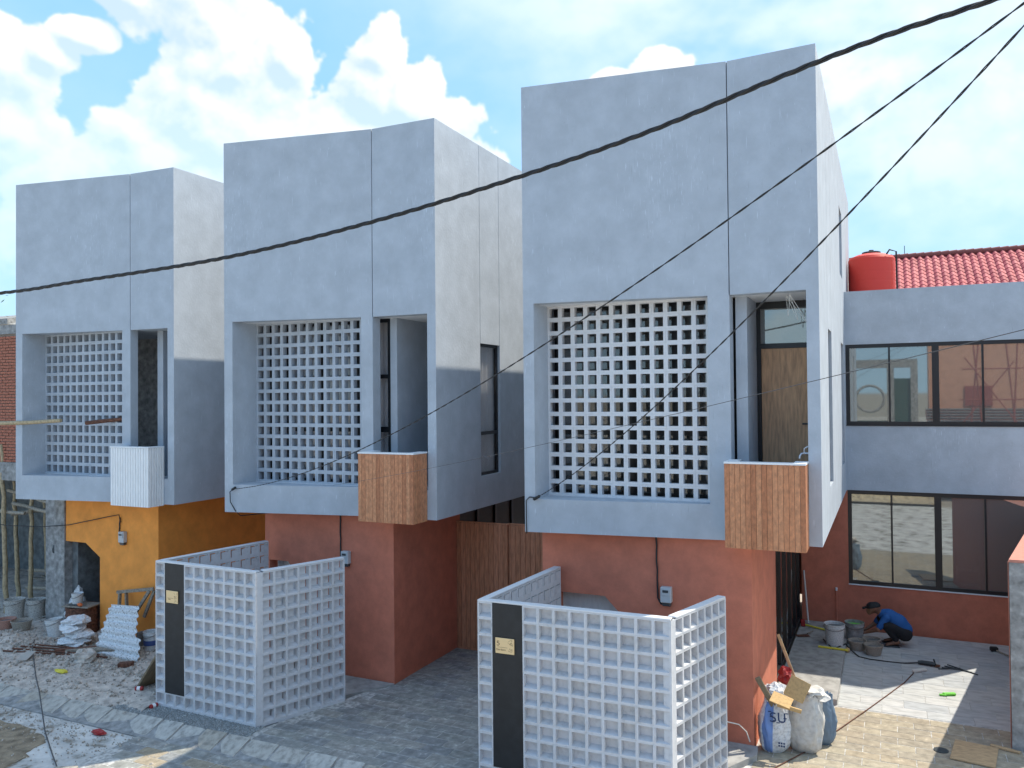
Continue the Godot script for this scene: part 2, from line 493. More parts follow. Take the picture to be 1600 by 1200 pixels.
	M.paint_blue = flat(0.05, 0.09, 0.25, 0.5)

# ---------------------------------------------------------------- sky
var n_fbm := FastNoiseLite.new()
var n_puff := FastNoiseLite.new()
var n_wisp := FastNoiseLite.new()
const PUFFS := [  # azimuth, elevation, half width, half height of the heaped clouds, degrees
	[-46.0, 24.5, 4.2, 3.6], [-43.5, 21.5, 4.6, 3.6], [-40.3, 22.4, 2.4, 2.2], [-45.5, 18.0, 5.2, 4.0], [-48.5, 15.0, 5.5, 3.6], [-41.5, 17.0, 4.4, 3.2], [-50.5, 24.8, 2.0, 1.0],
	[-33.9, 23.0, 1.7, 2.4], [-34.6, 20.6, 2.6, 2.6], [-32.0, 20.0, 2.8, 2.4], [-29.2, 18.8, 2.0, 1.8], [-36.5, 17.0, 4.5, 3.0], [-31.0, 16.5, 4.5, 2.6],
	[-57.5, 19.5, 2.8, 2.6], [-55.0, 20.6, 1.6, 1.1], [-52.8, 21.9, 1.8, 0.9], [-56.5, 16.0, 3.2, 3.0], [-54.5, 13.5, 3.6, 2.6], [-62.0, 17.0, 4.0, 5.0], [-52.0, 10.0, 7.0, 3.4],
	[-14.5, 22.0, 1.8, 1.0], [-17.0, 21.0, 2.2, 0.9], [-2.0, 19.0, 5.0, 2.2], [3.5, 13.5, 5.5, 3.0], [8.5, 16.5, 5.0, 3.0], [13.0, 11.0, 6.0, 3.0]]

func cloud_at(az: float, el: float) -> float:
	var best := -1.0
	for p in PUFFS:
		var dx: float = (az - p[0]) / p[2]
		if dx > 2.0 or dx < -2.0: continue
		var dy: float = (el - p[1]) / p[3]
		var b := 1.0 - sqrt(dx * dx + dy * dy)
		if b > best: best = b
	if az < -66.0 or az > 18.0:
		best = maxf(best, n_fbm.get_noise_2d(az * 2.0 + 500.0, el * 3.0) * 2.0 - 0.45 - maxf(0.0, (el - 30.0) * 0.012))
	if best < -0.75: return -1.0
	return best + 0.25 + 0.55 * n_fbm.get_noise_2d(az * 7.0, el * 8.0) - 0.62 * (n_puff.get_noise_2d(az * 10.0, el * 10.0) + 0.62)

func sky_color(az: float, el: float) -> Color:
	var e := clampf(el / 90.0, 0.0, 1.0)
	var t := pow(1.0 - e, 4.0)
	var c := Color(0.078, 0.215, 0.45).lerp(Color(0.25, 0.385, 0.48), t)
	var a := deg_to_rad(az)
	var r := deg_to_rad(el)
	var d := Vector3(sin(a) * cos(r), sin(r), -cos(a) * cos(r))
	var near_sun := clampf(d.dot(Vector3(0.43, 1.0, -0.51).normalized()), 0.0, 1.0)
	c = c.lerp(Color(0.41, 0.445, 0.46), 0.75 * pow(near_sun, 4.0))
	c += Color(0.42, 0.41, 0.39) * pow(near_sun, 12.0)  # bright haze round the sun
	var w := n_wisp.get_noise_2d(az * 2.0, el * 5.0) + 0.35 * n_fbm.get_noise_2d(az * 8.0, el * 14.0)
	c = c.lerp(Color(0.41, 0.445, 0.46), clampf(0.5 + 0.75 * w, 0.0, 0.92) * (0.1 + 0.9 * smoothstep(0.42, 0.72, near_sun)))
	var k := cloud_at(az, el)
	if k > 0.0:
		var lit := k - cloud_at(az + 0.55, el + 0.8)
		var s := clampf(0.50 + lit * 1.5, 0.0, 1.0)
		var body := Color(0.255, 0.325, 0.385).lerp(Color(0.435, 0.43, 0.425), s)
		body = body.lerp(Color(0.28, 0.385, 0.455), clampf(0.85 - (el - 9.0) * 0.062, 0.0, 0.85))
		c = c.lerp(body, smoothstep(0.0, 0.17 + 0.5 * smoothstep(-12.0, -4.0, az) + 0.35 * smoothstep(17.0, 8.0, el), k) * lerpf(0.97, 0.7, smoothstep(-12.0, 0.0, az)))
	return c

func make_sky() -> Sky:
	n_fbm.seed = 11
	n_fbm.frequency = 0.03
	n_fbm.fractal_octaves = 6
	n_puff.seed = 5
	n_puff.noise_type = FastNoiseLite.TYPE_CELLULAR
	n_puff.cellular_return_type = FastNoiseLite.RETURN_DISTANCE
	n_puff.frequency = 0.022
	n_puff.fractal_type = FastNoiseLite.FRACTAL_FBM
	n_puff.fractal_octaves = 5
	n_puff.fractal_gain = 0.55
	n_wisp.seed = 21
	n_wisp.frequency = 0.02
	n_wisp.fractal_octaves = 4
	var coarse := Image.create(512, 256, false, Image.FORMAT_RGBF)
	for y in 256:
		var el := 90.0 - 180.0 * (y + 0.5) / 256.0
		if el < -2.0:
			coarse.fill_rect(Rect2i(0, y, 512, 1), Color(0.24, 0.23, 0.21))
			continue
		for x in 512:
			coarse.set_pixel(x, y, sky_color(wrapf(360.0 * (x + 0.5) / 512.0, -180.0, 180.0), maxf(el, 0.3)))
	coarse.resize(4096, 2048, Image.INTERPOLATE_CUBIC)
	# the same sky, drawn finer where this lens looks; column 0 is straight ahead along v
	for y in range(int((90.0 - 29.0) / 180.0 * 2048.0), int((90.0 - 2.0) / 180.0 * 2048.0)):
		var el := 90.0 - 180.0 * (y + 0.5) / 2048.0
		for x in range(-705, 160):
			coarse.set_pixel(posmod(x, 4096), y, sky_color(360.0 * (x + 0.5) / 4096.0, el))
	var m := PanoramaSkyMaterial.new()
	m.panorama = ImageTexture.create_from_image(coarse)
	var s := Sky.new()
	s.sky_material = m
	return s

# ---------------------------------------------------------------- houses
const Y0 := 2.77   # underside of the upper floor
const Y1 := 3.24   # sill of the screen
const Y2 := 6.03   # head of the screen
var block_hole: ArrayMesh
var block_pan: ArrayMesh
var rng := RandomNumberGenerator.new()

func ring_block(w: float, h: float, t: float, d: float) -> ArrayMesh:  # open square block, front at z = 0
	var m := MB.new()
	var o := [Vector2(0, 0), Vector2(w, 0), Vector2(w, h), Vector2(0, h)]
	var i := [Vector2(t, t), Vector2(w - t, t), Vector2(w - t, h - t), Vector2(t, h - t)]
	for k in 4:
		var l := (k + 1) % 4
		var A: Vector2 = o[k]
		var B: Vector2 = o[l]
		var a: Vector2 = i[k]
		var b: Vector2 = i[l]
		m.quad(Vector3(A.x, A.y, 0), Vector3(B.x, B.y, 0), Vector3(b.x, b.y, 0), Vector3(a.x, a.y, 0))
		m.quad(Vector3(B.x, B.y, -d), Vector3(A.x, A.y, -d), Vector3(a.x, a.y, -d), Vector3(b.x, b.y, -d))
		m.quad(Vector3(a.x, a.y, 0), Vector3(b.x, b.y, 0), Vector3(b.x, b.y, -d), Vector3(a.x, a.y, -d))
	return m.mesh()

func pan_block(w: float, h: float, t: float, d: float) -> ArrayMesh:  # block with a back plate that leaves a slit at the top and on the right
	var m := MB.new()
	var p := 0.08  # depth of the plate's face
	var s := 0.034  # rise of the sloping bottom
	var o := [Vector2(0, 0), Vector2(w, 0), Vector2(w, h), Vector2(0, h)]
	var i := [Vector2(t, t), Vector2(w - t, t), Vector2(w - t, h - t), Vector2(t, h - t)]
	var j := [Vector2(t + 0.004, t + s), Vector2(w - t, t + s), Vector2(w - t, h - t), Vector2(t + 0.004, h - t)]
	for k in 4:
		var l := (k + 1) % 4
		var A: Vector2 = o[k]
		var B: Vector2 = o[l]
		var a: Vector2 = i[k]
		var b: Vector2 = i[l]
		var c: Vector2 = j[k]
		var e: Vector2 = j[l]
		m.quad(Vector3(A.x, A.y, 0), Vector3(B.x, B.y, 0), Vector3(b.x, b.y, 0), Vector3(a.x, a.y, 0))
		m.quad(Vector3(B.x, B.y, -d), Vector3(A.x, A.y, -d), Vector3(c.x, c.y, -d), Vector3(e.x, e.y, -d))
		m.quad(Vector3(a.x, a.y, 0), Vector3(b.x, b.y, 0), Vector3(e.x, e.y, -p), Vector3(c.x, c.y, -p))
		m.quad(Vector3(c.x, c.y, -p), Vector3(e.x, e.y, -p), Vector3(e.x, e.y, -d), Vector3(c.x, c.y, -d))
	m.box(Vector3(t + 0.004, t + s, -d + 0.003), Vector3(w - t - 0.024, h - t - 0.018, -p))
	return m.mesh()

func on_line(a: Array, b: Array, u: float) -> float:
	return a[1] + (b[1] - a[1]) * (u - a[0]) / (b[0] - a[0])

# a wall along v at u0..u1 with openings [v0, v1, y0, y1]; narrow grooves run down from the top at the openings' sides
func side_wall(root: Node, u0: float, u1: float, v0: float, v1: float, y0: float, y1: float, wins: Array, m: Material) -> void:
	var g := 0.006
	var b := MB.new()
	var at := v0
	for w in wins:
		b.uvbox(u0, u1, y0, y1, at, w[0] - g)
		b.uvbox(u0, u1, y0, w[2], w[0] + g * 0.5, w[1])
		b.uvbox(u0, u1, w[3], w[4] if w.size() > 4 else y1, w[0] + g, w[1] - g)
		if w.size() > 4: b.uvbox(u0, u1, w[5], y1, w[0] + g, w[1] - g)
		b.uvbox(u0 + 0.01, u1 - 0.03, w[3] + 0.002, y1 - 0.003, w[0] - g, w[0] + g)
		b.uvbox(u0 + 0.01, u1 - 0.03, w[3] + 0.002, y1 - 0.003, w[1] - g, w[1] + g)
		b.uvbox(u0 + 0.01, u1 - 0.01, y0, w[2] - 0.002, w[0] - g, w[0] + g * 0.5)
		at = w[1] + g
	b.uvbox(u0, u1, y0, y1, at - (0.0 if wins.is_empty() else 0.0), v1)
	part(root, "side_wall", b, m)

# a window lying in a wall along v: frame, bars, panes
func side_window(root: Node, u: float, w: Array, bars: Array, curtain: bool) -> void:
	var f := MB.new()
	var t := 0.05
	f.uvbox(u - 0.10, u - 0.045, w[2], w[3], w[0], w[0] + t)
	f.uvbox(u - 0.10, u - 0.045, w[2], w[3], w[1] - t, w[1])
	f.uvbox(u - 0.10, u - 0.045, w[2], w[2] + t, w[0] + t, w[1] - t)
	f.uvbox(u - 0.10, u - 0.045, w[3] - t, w[3], w[0] + t, w[1] - t)
	for y in bars: f.uvbox(u - 0.10, u - 0.045, y - 0.03, y + 0.03, w[0] + t, w[1] - t)
	var win := part(root, "window", f, M.black)
	var ys := [w[2] + t] + bars + [w[3] - t]
	for i in ys.size() - 1:
		var p := MB.new()
		p.uvbox(u - 0.078, u - 0.072, ys[i] + 0.031 * float(i > 0), ys[i + 1] - 0.031 * float(i < ys.size() - 2), w[0] + t, w[1] - t)
		part(win, "pane", p, M.glass)
	if curtain: part(root, "curtain", folds(Vector3(u - 0.17, w[2] - 0.1, -(w[0] - 0.15)), Vector3(0, 0, -(w[1] - w[0] + 0.3)), w[3] - w[2] + 0.2, 11), M.curtain)

func folds(a: Vector3, along: Vector3, h: float, n: int) -> MB:  # a hanging curtain with n folds
	var m := MB.new()
	var side := along.normalized().cross(Vector3.UP)
	var prev := a
	var steps := n * 6
	for i in range(1, steps + 1):
		var f := float(i) / steps
		var p := a + along * f + side * (0.028 * sin(f * n * TAU) + 0.01 * sin(f * n * 2.3 * TAU + 1.0))
		var top := Vector3.UP * h
		m.quad(prev, p, p + top, prev + top)
		m.quad(p - side * 0.004, prev - side * 0.004, prev - side * 0.004 + top, p - side * 0.004 + top)
		prev = p
	return m

# a window wall across the house at depth v: bars at us (u, width) and ys (y, height), panes between
func glazing(root: Node, called: String, u0: float, u1: float, y0: float, y1: float, v: float, us: Array, ys: Array, frame: float, glass: Material) -> Node:
	var f := MB.new()
	f.uvbox(u0, u0 + frame, y0, y1, v, v + 0.06)
	f.uvbox(u1 - frame, u1, y0, y1, v, v + 0.06)
	f.uvbox(u0 + frame, u1 - frame, y0, y0 + frame, v, v + 0.06)
	f.uvbox(u0 + frame, u1 - frame, y1 - frame, y1, v, v + 0.06)
	for q in us: f.uvbox(q[0] - q[1] / 2, q[0] + q[1] / 2, y0 + frame, y1 - frame, v - 0.004, v + 0.055)
	for q in ys: f.uvbox(u0 + frame, u1 - frame, q[0] - q[1] / 2, q[0] + q[1] / 2, v + 0.002, v + 0.05)
	var win := part(root, called, f, M.black)
	var ua := [[u0 + frame, 0.0]] + us + [[u1 - frame, 0.0]]
	var ya := [[y0 + frame, 0.0]] + ys + [[y1 - frame, 0.0]]
	for i in ua.size() - 1:
		for k in ya.size() - 1:
			var p := MB.new()
			p.uvbox(ua[i][0] + ua[i][1] / 2, ua[i + 1][0] - ua[i + 1][1] / 2, ya[k][0] + ya[k][1] / 2, ya[k + 1][0] - ya[k + 1][1] / 2, v + 0.022, v + 0.028)
			part(win, "pane", p, glass)
	return win

func house(h: Dictionary) -> Node3D:
	var L: Array = h.L
	var J: Array = h.J
	var R: Array = h.R
	var top: float = h.top
	var back := 20.35
	var T := 0.2
	var g := 0.007
	var root := thing("townhouse", h.label, "house", P(L[0], 0, L[1]), "row of new townhouses")
	var grey: Material = M.grey
	var b := MB.new()
	# upper front: two leaves meeting at a groove
	b.prism([[L[0], L[1]], [J[0] - g, on_line(L, J, J[0] - g)], [J[0] - g, on_line(L, J, J[0] - g) + T], [L[0], L[1] + T]], Y2, top)
	part(root, "facade_panel", b, grey)
	b = MB.new()
	b.prism([[J[0] + g, on_line(J, R, J[0] + g)], R, [R[0], R[1] + T], [J[0] + g, on_line(J, R, J[0] + g) + T]], Y2, top)
	part(root, "facade_panel", b, grey)
	b = MB.new()
	b.uvbox(J[0] - g, J[0] + g, Y2 + 0.01, top - 0.004, J[1] + 0.035, J[1] + T - 0.02)
	part(root, "groove", b, M.grey_joint)
	# floor slab, whose front edge is the band under the screen
	b = MB.new()
	b.prism([L, J, R, [R[0], back], [L[0], back]], Y0, Y1)
	part(root, "floor_slab", b, grey)
	# strips beside the openings, pillar
	b = MB.new()
	var sl: float = L[0] + 0.155
	b.prism([L, [sl, on_line(L, J, sl)], [sl, L[1] + T], [L[0], L[1] + T]], Y1, Y2)
	part(root, "facade_strip", b, grey)
	b = MB.new()
	var sr: float = R[0] - 0.155
	b.prism([[sr, on_line(J, R, sr)], R, [R[0], R[1] + T], [sr, R[1] + T]], Y1, Y2)
	part(root, "facade_strip", b, grey)
	b = MB.new()
	b.prism([[h.pl, on_line(L, J, h.pl)], J, [J[0], h.gv + 0.11], [h.ge, h.gv + 0.11], [h.ge, h.gv - 0.01]], Y1, Y2)
	part(root, "pillar", b, grey)
	# side walls, ceiling, roof, rear wall
	b = MB.new()
	b.uvbox(L[0], L[0] + 0.155, Y1, top, L[1] + T, back)
	part(root, "side_wall", b, grey)
	side_wall(root, R[0] - 0.155, R[0], R[1] + T, back, Y1, top, h.wins, grey)
	b = MB.new()
	b.prism([[L[0] + 0.155, L[1] + T], [J[0], J[1] + T], [R[0] - 0.155, R[1] + T], [R[0] - 0.155, back - 0.15], [L[0] + 0.155, back - 0.15]], Y2, Y2 + 0.2)
	part(root, "ceiling", b, M.white_cap if h.key != "A" else grey)
	b = MB.new()
	b.prism([[L[0] + 0.155, L[1] + T], [J[0], J[1] + T], [R[0] - 0.155, R[1] + T], [R[0] - 0.155, back - 0.15], [L[0] + 0.155, back - 0.15]], top - 0.45, top - 0.3)
	part(root, "roof", b, M.concrete)
	b = MB.new()
	b.uvbox(L[0] + 0.155, R[0] - 0.155, Y1, top, back - 0.15, back)
	part(root, "rear_wall", b, grey)
	# breeze-block screen, 12 by 14
	var gu0: float = sl
	var gu1: float = h.ge
	var bw := (gu1 - gu0) / 12.0
	var bh := (Y2 - Y1) / 14.0
	b = MB.new()
	b.uvbox(gu0, gu1, Y1, Y1 + 0.006, h.gv - 0.03, h.gv + 0.1)
	var screen := part(root, "block_screen", b, M.block)
	for r in 14:
		for c in 12:
			var t := Transform3D(Basis.from_scale(Vector3(bw / 0.2, (bh - 0.0004) / 0.2, 1)), P(gu0 + c * bw, Y1 + 0.0065 + r * (bh - 0.0004), h.gv + 0.0015 * float((r * 7 + c * 5) % 3)))
			piece(screen, "block", block_hole, grey if h.key != "C" else M.block, t)
	# balcony niche: stub wall, door or opening
	b = MB.new()
	b.uvbox(h.stub[0], h.stub[1], Y1, Y2, h.stub[2], h.stub[3])
	part(root, "niche_wall", b, grey)
	if h.key != "A":
		var gw: float = h.gv + 0.27
		var u1: float = h.stub[0]
		var us: Array = h.bars
		glazing(root, "window_wall", L[0] + 0.155, u1, Y1, Y2, gw, us, [[4.17, 0.09], [5.06, 0.07]], 0.06, M.tinted if h.key == "C" else M.glass)
		if h.key == "B":
			part(root, "curtain", folds(P(L[0] + 0.2, Y1 + 0.02, gw + 0.13), Vector3(u1 - L[0] - 0.25, 0, 0), Y2 - Y1 - 0.05, 30), M.curtain)
		b = MB.new()
		var dv: float = h.stub[3] - 0.06
		var d0: float = h.stub[1]
		b.uvbox(d0, d0 + 0.06, Y1, Y2, dv, dv + 0.06)
		b.uvbox(sr - 0.05, sr, Y1, Y2, dv, dv + 0.06)
		b.uvbox(d0 + 0.06, sr - 0.05, 5.36, 5.43, dv, dv + 0.06)
		b.uvbox(d0 + 0.06, sr - 0.05, 5.93, Y2, dv, dv + 0.06)
		part(root, "door_frame", b, M.black)
		b = MB.new()
		b.bbox(d0 + 0.062, sr - 0.052, Y1 + 0.01, 5.358, dv + 0.012, dv + 0.052, 0.003)
		var door := part(root, "balcony_door", b, M.door_wood)
		b = MB.new()
		b.uvbox(sr - 0.17, sr - 0.06, 4.27, 4.295, dv - 0.045, dv - 0.025)
		b.uvbox(sr - 0.075, sr - 0.06, 4.27, 4.295, dv - 0.025, dv + 0.012)
		part(door, "handle", b, M.black)
		b = MB.new()
		b.uvbox(d0 + 0.06, sr - 0.05, 5.43, 5.93, dv + 0.025, dv + 0.031)
		part(root, "transom_pane", b, M.coated)
		b = MB.new()
		b.uvbox(L[0] + 0.16, sr - 0.01, Y1, Y1 + 0.01, gw + 0.07, back - 0.16)
		part(root, "room_floor", b, M.interior)
		b = MB.new()
		b.uvbox(L[0] + 0.156, h.stub[1], Y1 + 0.01, Y2, 15.2, 15.3)
		part(root, "room_wall", b, M.interior)
	else:
		b = MB.new()
		b.uvbox(L[0] + 0.156, sr - 0.001, Y1, Y2, 12.6, 12.75)
		b.uvbox(J[0] - 0.2, h.stub[0], Y1, 4.46, 11.75, 11.95)
		part(root, "inner_wall", b, M.concrete)
		b = MB.new()
		for k in 3:
			b.tube([P(-13.35 + 0.02 * k, 4.51 + 0.02 * (k % 2), 11.78 + 0.055 * k), P(-12.86 + 0.05 * k, 4.515 + 0.02 * (k % 2), 11.77 + 0.055 * k)], 0.032, 10)
		lone("plastic_pipe_bundle", b, M.hose, "bundle of pale pipes lying on the ledge inside the unfinished balcony", "pipes", P(-13.1, 4.46, 11.8))
	# windows in the side wall
	for w in h.wins:
		if w.size() > 4: side_window(root, R[0], [w[0], w[1], w[4], w[5]], [], false)
		side_window(root, R[0], w, [w[2] + 0.74] if w[3] - w[2] > 1.5 else [], h.key == "B")
	# balcony parapet
	var p0: float = h.par[0]
	var p1: float = h.par[1]
	var pf: float = h.par[2]
	var pb := on_line(J, R, p1)
	var pbl := (on_line(L, J, p0) if p0 < J[0] else on_line(J, R, p0))
	b = MB.new()
	b.prism([[p0, pf + 0.022], [p1 - 0.022, pf + 0.022], [p1 - 0.022, pb + 0.02], [p1 - 0.14, pb + 0.02], [p1 - 0.14, pf + 0.12], [p0 + 0.14, pf + 0.12], [p0 + 0.14, pbl + 0.02], [p0, pbl + 0.02]], Y0 - 0.02, 3.82)
	b.prism([[p0 + 0.141, pf + 0.121], [p1 - 0.141, pf + 0.121], [p1 - 0.141, pb - 0.002], [p0 + 0.141, pbl - 0.002]], Y0 - 0.018, Y1)
	var para := part(root, "balcony_parapet", b, M.white_board)
	b = MB.new()
	b.prism([[p0 - 0.004, pf - 0.004], [p1 + 0.004, pf - 0.004], [p1 + 0.004, pb - 0.002], [p1 - 0.15, pb - 0.002], [p1 - 0.15, pf + 0.13], [p0 + 0.15, pf + 0.13], [p0 + 0.15, pbl - 0.002], [p0 - 0.004, pbl - 0.002]], 3.822, 3.845)
	part(para, "coping", b, M.white_cap)
	var nf: int = h.planks
	var pw := (p1 - p0) / nf
	b = MB.new()
	b.bevel_box(Transform3D.IDENTITY, Vector3(pw - (0.009 if h.key == "A" else 0.003), 1.07, 0.02), 0.005 if h.key == "A" else 0.002)
	var pm := b.mesh()
	for i in nf:
		var mm: Material = M.white_board if h.key == "A" else M.teak[rng.randi() % 4]
		piece(para, "board", pm, mm, Transform3D(Basis.IDENTITY, P(p0 + (i + 0.5) * pw, 3.285 - 0.0, pf + 0.011 + rng.randf() * 0.0015)))
	var ns := 6
	var pws := (pb - pf - 0.026) / ns
	b = MB.new()
	b.bevel_box(Transform3D.IDENTITY, Vector3(0.02, 1.07, pws - (0.009 if h.key == "A" else 0.003)), 0.004)
	pm = b.mesh()
	for i in ns:
		var mm: Material = M.white_board if h.key == "A" else M.teak[rng.randi() % 4]
		piece(para, "board", pm, mm, Transform3D(Basis.IDENTITY, P(p1 - 0.011, 3.285, pf + 0.024 + (i + 0.5) * pws)))
	# ground floor
	var G: Dictionary = h.ground
	var wm: Material = G.mat
	b = MB.new()
	b.slab_uy([[G.u0, 0], [G.o0, 0], [G.o0, 1.86], [G.o1 - 0.24, 1.86], [G.o1, 1.62], [G.o1, 0], [G.u1, 0], [G.u1, Y0 - 0.003], [G.u0, Y0 - 0.003]] if G.o0 > G.u0 + 0.01 else [[G.u0, 1.83], [G.o1 - 0.42, 1.83], [G.o1, 1.57], [G.o1, 0], [G.u1, 0], [G.u1, Y0 - 0.003], [G.u0, Y0 - 0.003]], G.v, G.v + 0.15)
	part(root, "ground_floor_wall", b, wm)
	b = MB.new()
	b.uvbox(G.u1 - 0.15, G.u1, 0, Y0 - 0.003, G.v + 0.15, G.side)
	part(root, "ground_floor_side_wall", b, wm)
	b = MB.new()
	b.uvbox(G.u0, G.u0 + 0.15, 0, Y0 - 0.003, G.v + 0.15, back - 0.1)
	b.uvbox(G.u0 + 0.15, G.u1, 0, Y0 - 0.003, back - 0.25, back - 0.1)
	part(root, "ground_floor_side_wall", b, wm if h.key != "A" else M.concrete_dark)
	b = MB.new()
	b.uvbox(G.u0 + 0.15, G.u1 - 0.15, 0, Y0 - 0.004, G.v + (0.3 if h.key != "A" else 1.25), G.v + (0.4 if h.key != "A" else 1.35))
	b.uvbox(G.o1 + 0.25, G.o1 + 0.33, 0, Y0 - 0.004, G.v + 0.15, G.v + (0.3 if h.key != "A" else 1.25))
	b.uvbox(G.u0 + 0.151, G.u0 + 0.165, 0.02, Y0 - 0.005, G.v + 0.151, G.v + (0.3 if h.key != "A" else 1.25))
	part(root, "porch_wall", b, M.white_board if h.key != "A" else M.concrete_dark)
	if G.side < 16.0:
		b = MB.new()
		var vv: float = G.side
		var v2 := 17.4
		var n := 5
		for i in n + 1:
			var a := vv + (v2 - vv) * i / n
			b.uvbox(G.u1 - 0.09, G.u1 - 0.02, 0.12, Y0 - 0.004, clampf(a - 0.04, vv, v2 - 0.08), clampf(a + 0.04, vv + 0.08, v2))
		b.uvbox(G.u1 - 0.092, G.u1 - 0.018, 0.1, 0.18, vv, v2)
		b.uvbox(G.u1 - 0.092, G.u1 - 0.018, Y0 - 0.08, Y0 - 0.005, vv, v2)
		var sd := part(root, "sliding_door", b, M.black)
		for i in n:
			b = MB.new()
			b.uvbox(G.u1 - 0.06, G.u1 - 0.052, 0.18, Y0 - 0.08, vv + (v2 - vv) * i / n + 0.04, vv + (v2 - vv) * (i + 1) / n - 0.04)
			part(sd, "pane", b, M.glass if h.key == "C" else M.panel)  # middle house: opaque black colour stands in for glass dark with shade
		b = MB.new()
		b.uvbox(G.u0 + 0.16, G.u1 - 0.3, 0.02, 0.06, vv, back - 0.3)
		part(root, "room_floor", b, M.interior)
	return root

func meter(u: float, y: float, v: float, label: String, wire_top: Vector3) -> void:
	var t := thing("electricity_meter", label, "meter", P(u, y - 0.12, v), "electricity meters on the ground floor walls")
	var b := MB.new()
	b.bbox(u - 0.075, u + 0.075, y - 0.1, y + 0.11, v - 0.09, v - 0.001, 0.008)
	part(t, "case", b, M.meter)
	b = MB.new()
	b.bbox(u - 0.055, u + 0.055, y + 0.0, y + 0.09, v - 0.1, v - 0.091, 0.003)
	var wd := part(t, "window", b, M.meter)
	b = MB.new()
	b.uvbox(u - 0.04, u + 0.04, y + 0.04, y + 0.075, v - 0.1035, v - 0.1005)
	part(wd, "display", b, M.meter_dark)
	b = MB.new()
	b.bbox(u - 0.05, u + 0.06, y - 0.15, y - 0.1, v - 0.075, v - 0.004, 0.006)
	part(t, "terminal_cover", b, M.meter_dark)
	b = MB.new()
	var pts := [P(u - 0.02, y - 0.14, v - 0.05), P(u - 0.08, y - 0.13, v - 0.035), P(u - 0.125, y - 0.06, v - 0.02), P(u - 0.13, y + 0.1, v - 0.016)]
	for k in 6: pts.append(P(u - 0.13, y + 0.1, v - 0.016).lerp(wire_top, (k + 1) / 6.0) + Vector3(0.006 * sin(k * 2.0), 0, 0))
	b.tube(pts, 0.012, 7)
	part(t, "conduit", b, M.cable)

# ---------------------------------------------------------------- block fences
func fence_run(root: Node3D, a: Array, c: Array, cols: int, rows: int, lead: float, skip: Array, m: Material) -> void:
	var A := P(a[0], 0, a[1])
	var B := P(c[0], 0, c[1])
	var x := (B - A).normalized()
	var basis := Basis(x, Vector3.UP, x.cross(Vector3.UP))
	var w := ((B - A).length() - lead) / cols
	var bh := 0.1965
	var yb := 0.055
	for r in rows:
		for k in cols:
			if [k, r] in skip: continue
			var mm: Material = m if rng.randf() < 0.7 else M.block_stained
			piece(root, "block", block_pan, mm, Transform3D(basis * Basis.from_scale(Vector3(w / 0.2, bh / 0.2, 1)), A + x * (lead + k * w) + Vector3.UP * (yb + r * bh) - basis.z * rng.randf() * 0.0025))
	var b := MB.new()
	var len := (B - A).length()
	b.obox(Transform3D(basis, A + x * len / 2 + basis.z * -0.05 + Vector3.UP * yb / 2), Vector3(len, yb - 0.0005, 0.1))
	part(root, "base_course", b, m)
	b = MB.new()
	var from := 0.125 if lead > 0.0 else 0.0
	var upto := len - (0.0 if lead > 0.0 or cols >= 12 or skip.size() > 0 else 0.012)
	b.bevel_box(Transform3D(basis, A + x * (from + upto) / 2 + basis.z * -0.05 + Vector3.UP * (yb + rows * bh + 0.0105)), Vector3(upto - from, 0.02, 0.104), 0.004)
	part(root, "coping", b, M.block)
	if lead > 0.0:
		b = MB.new()
		b.obox(Transform3D(basis, A + x * (lead / 2 + 0.003) + basis.z * -0.05 + Vector3.UP * (yb + rows * bh / 2)), Vector3(lead - 0.007, rows * bh, 0.1))
		part(root, "corner_post", b, m)
	b = MB.new()
	b.obox(Transform3D(basis, B + x * 0.004 + basis.z * -0.05 + Vector3.UP * (yb + rows * bh / 2)), Vector3(0.008, rows * bh, 0.1))
	part(root, "end_strip", b, m)

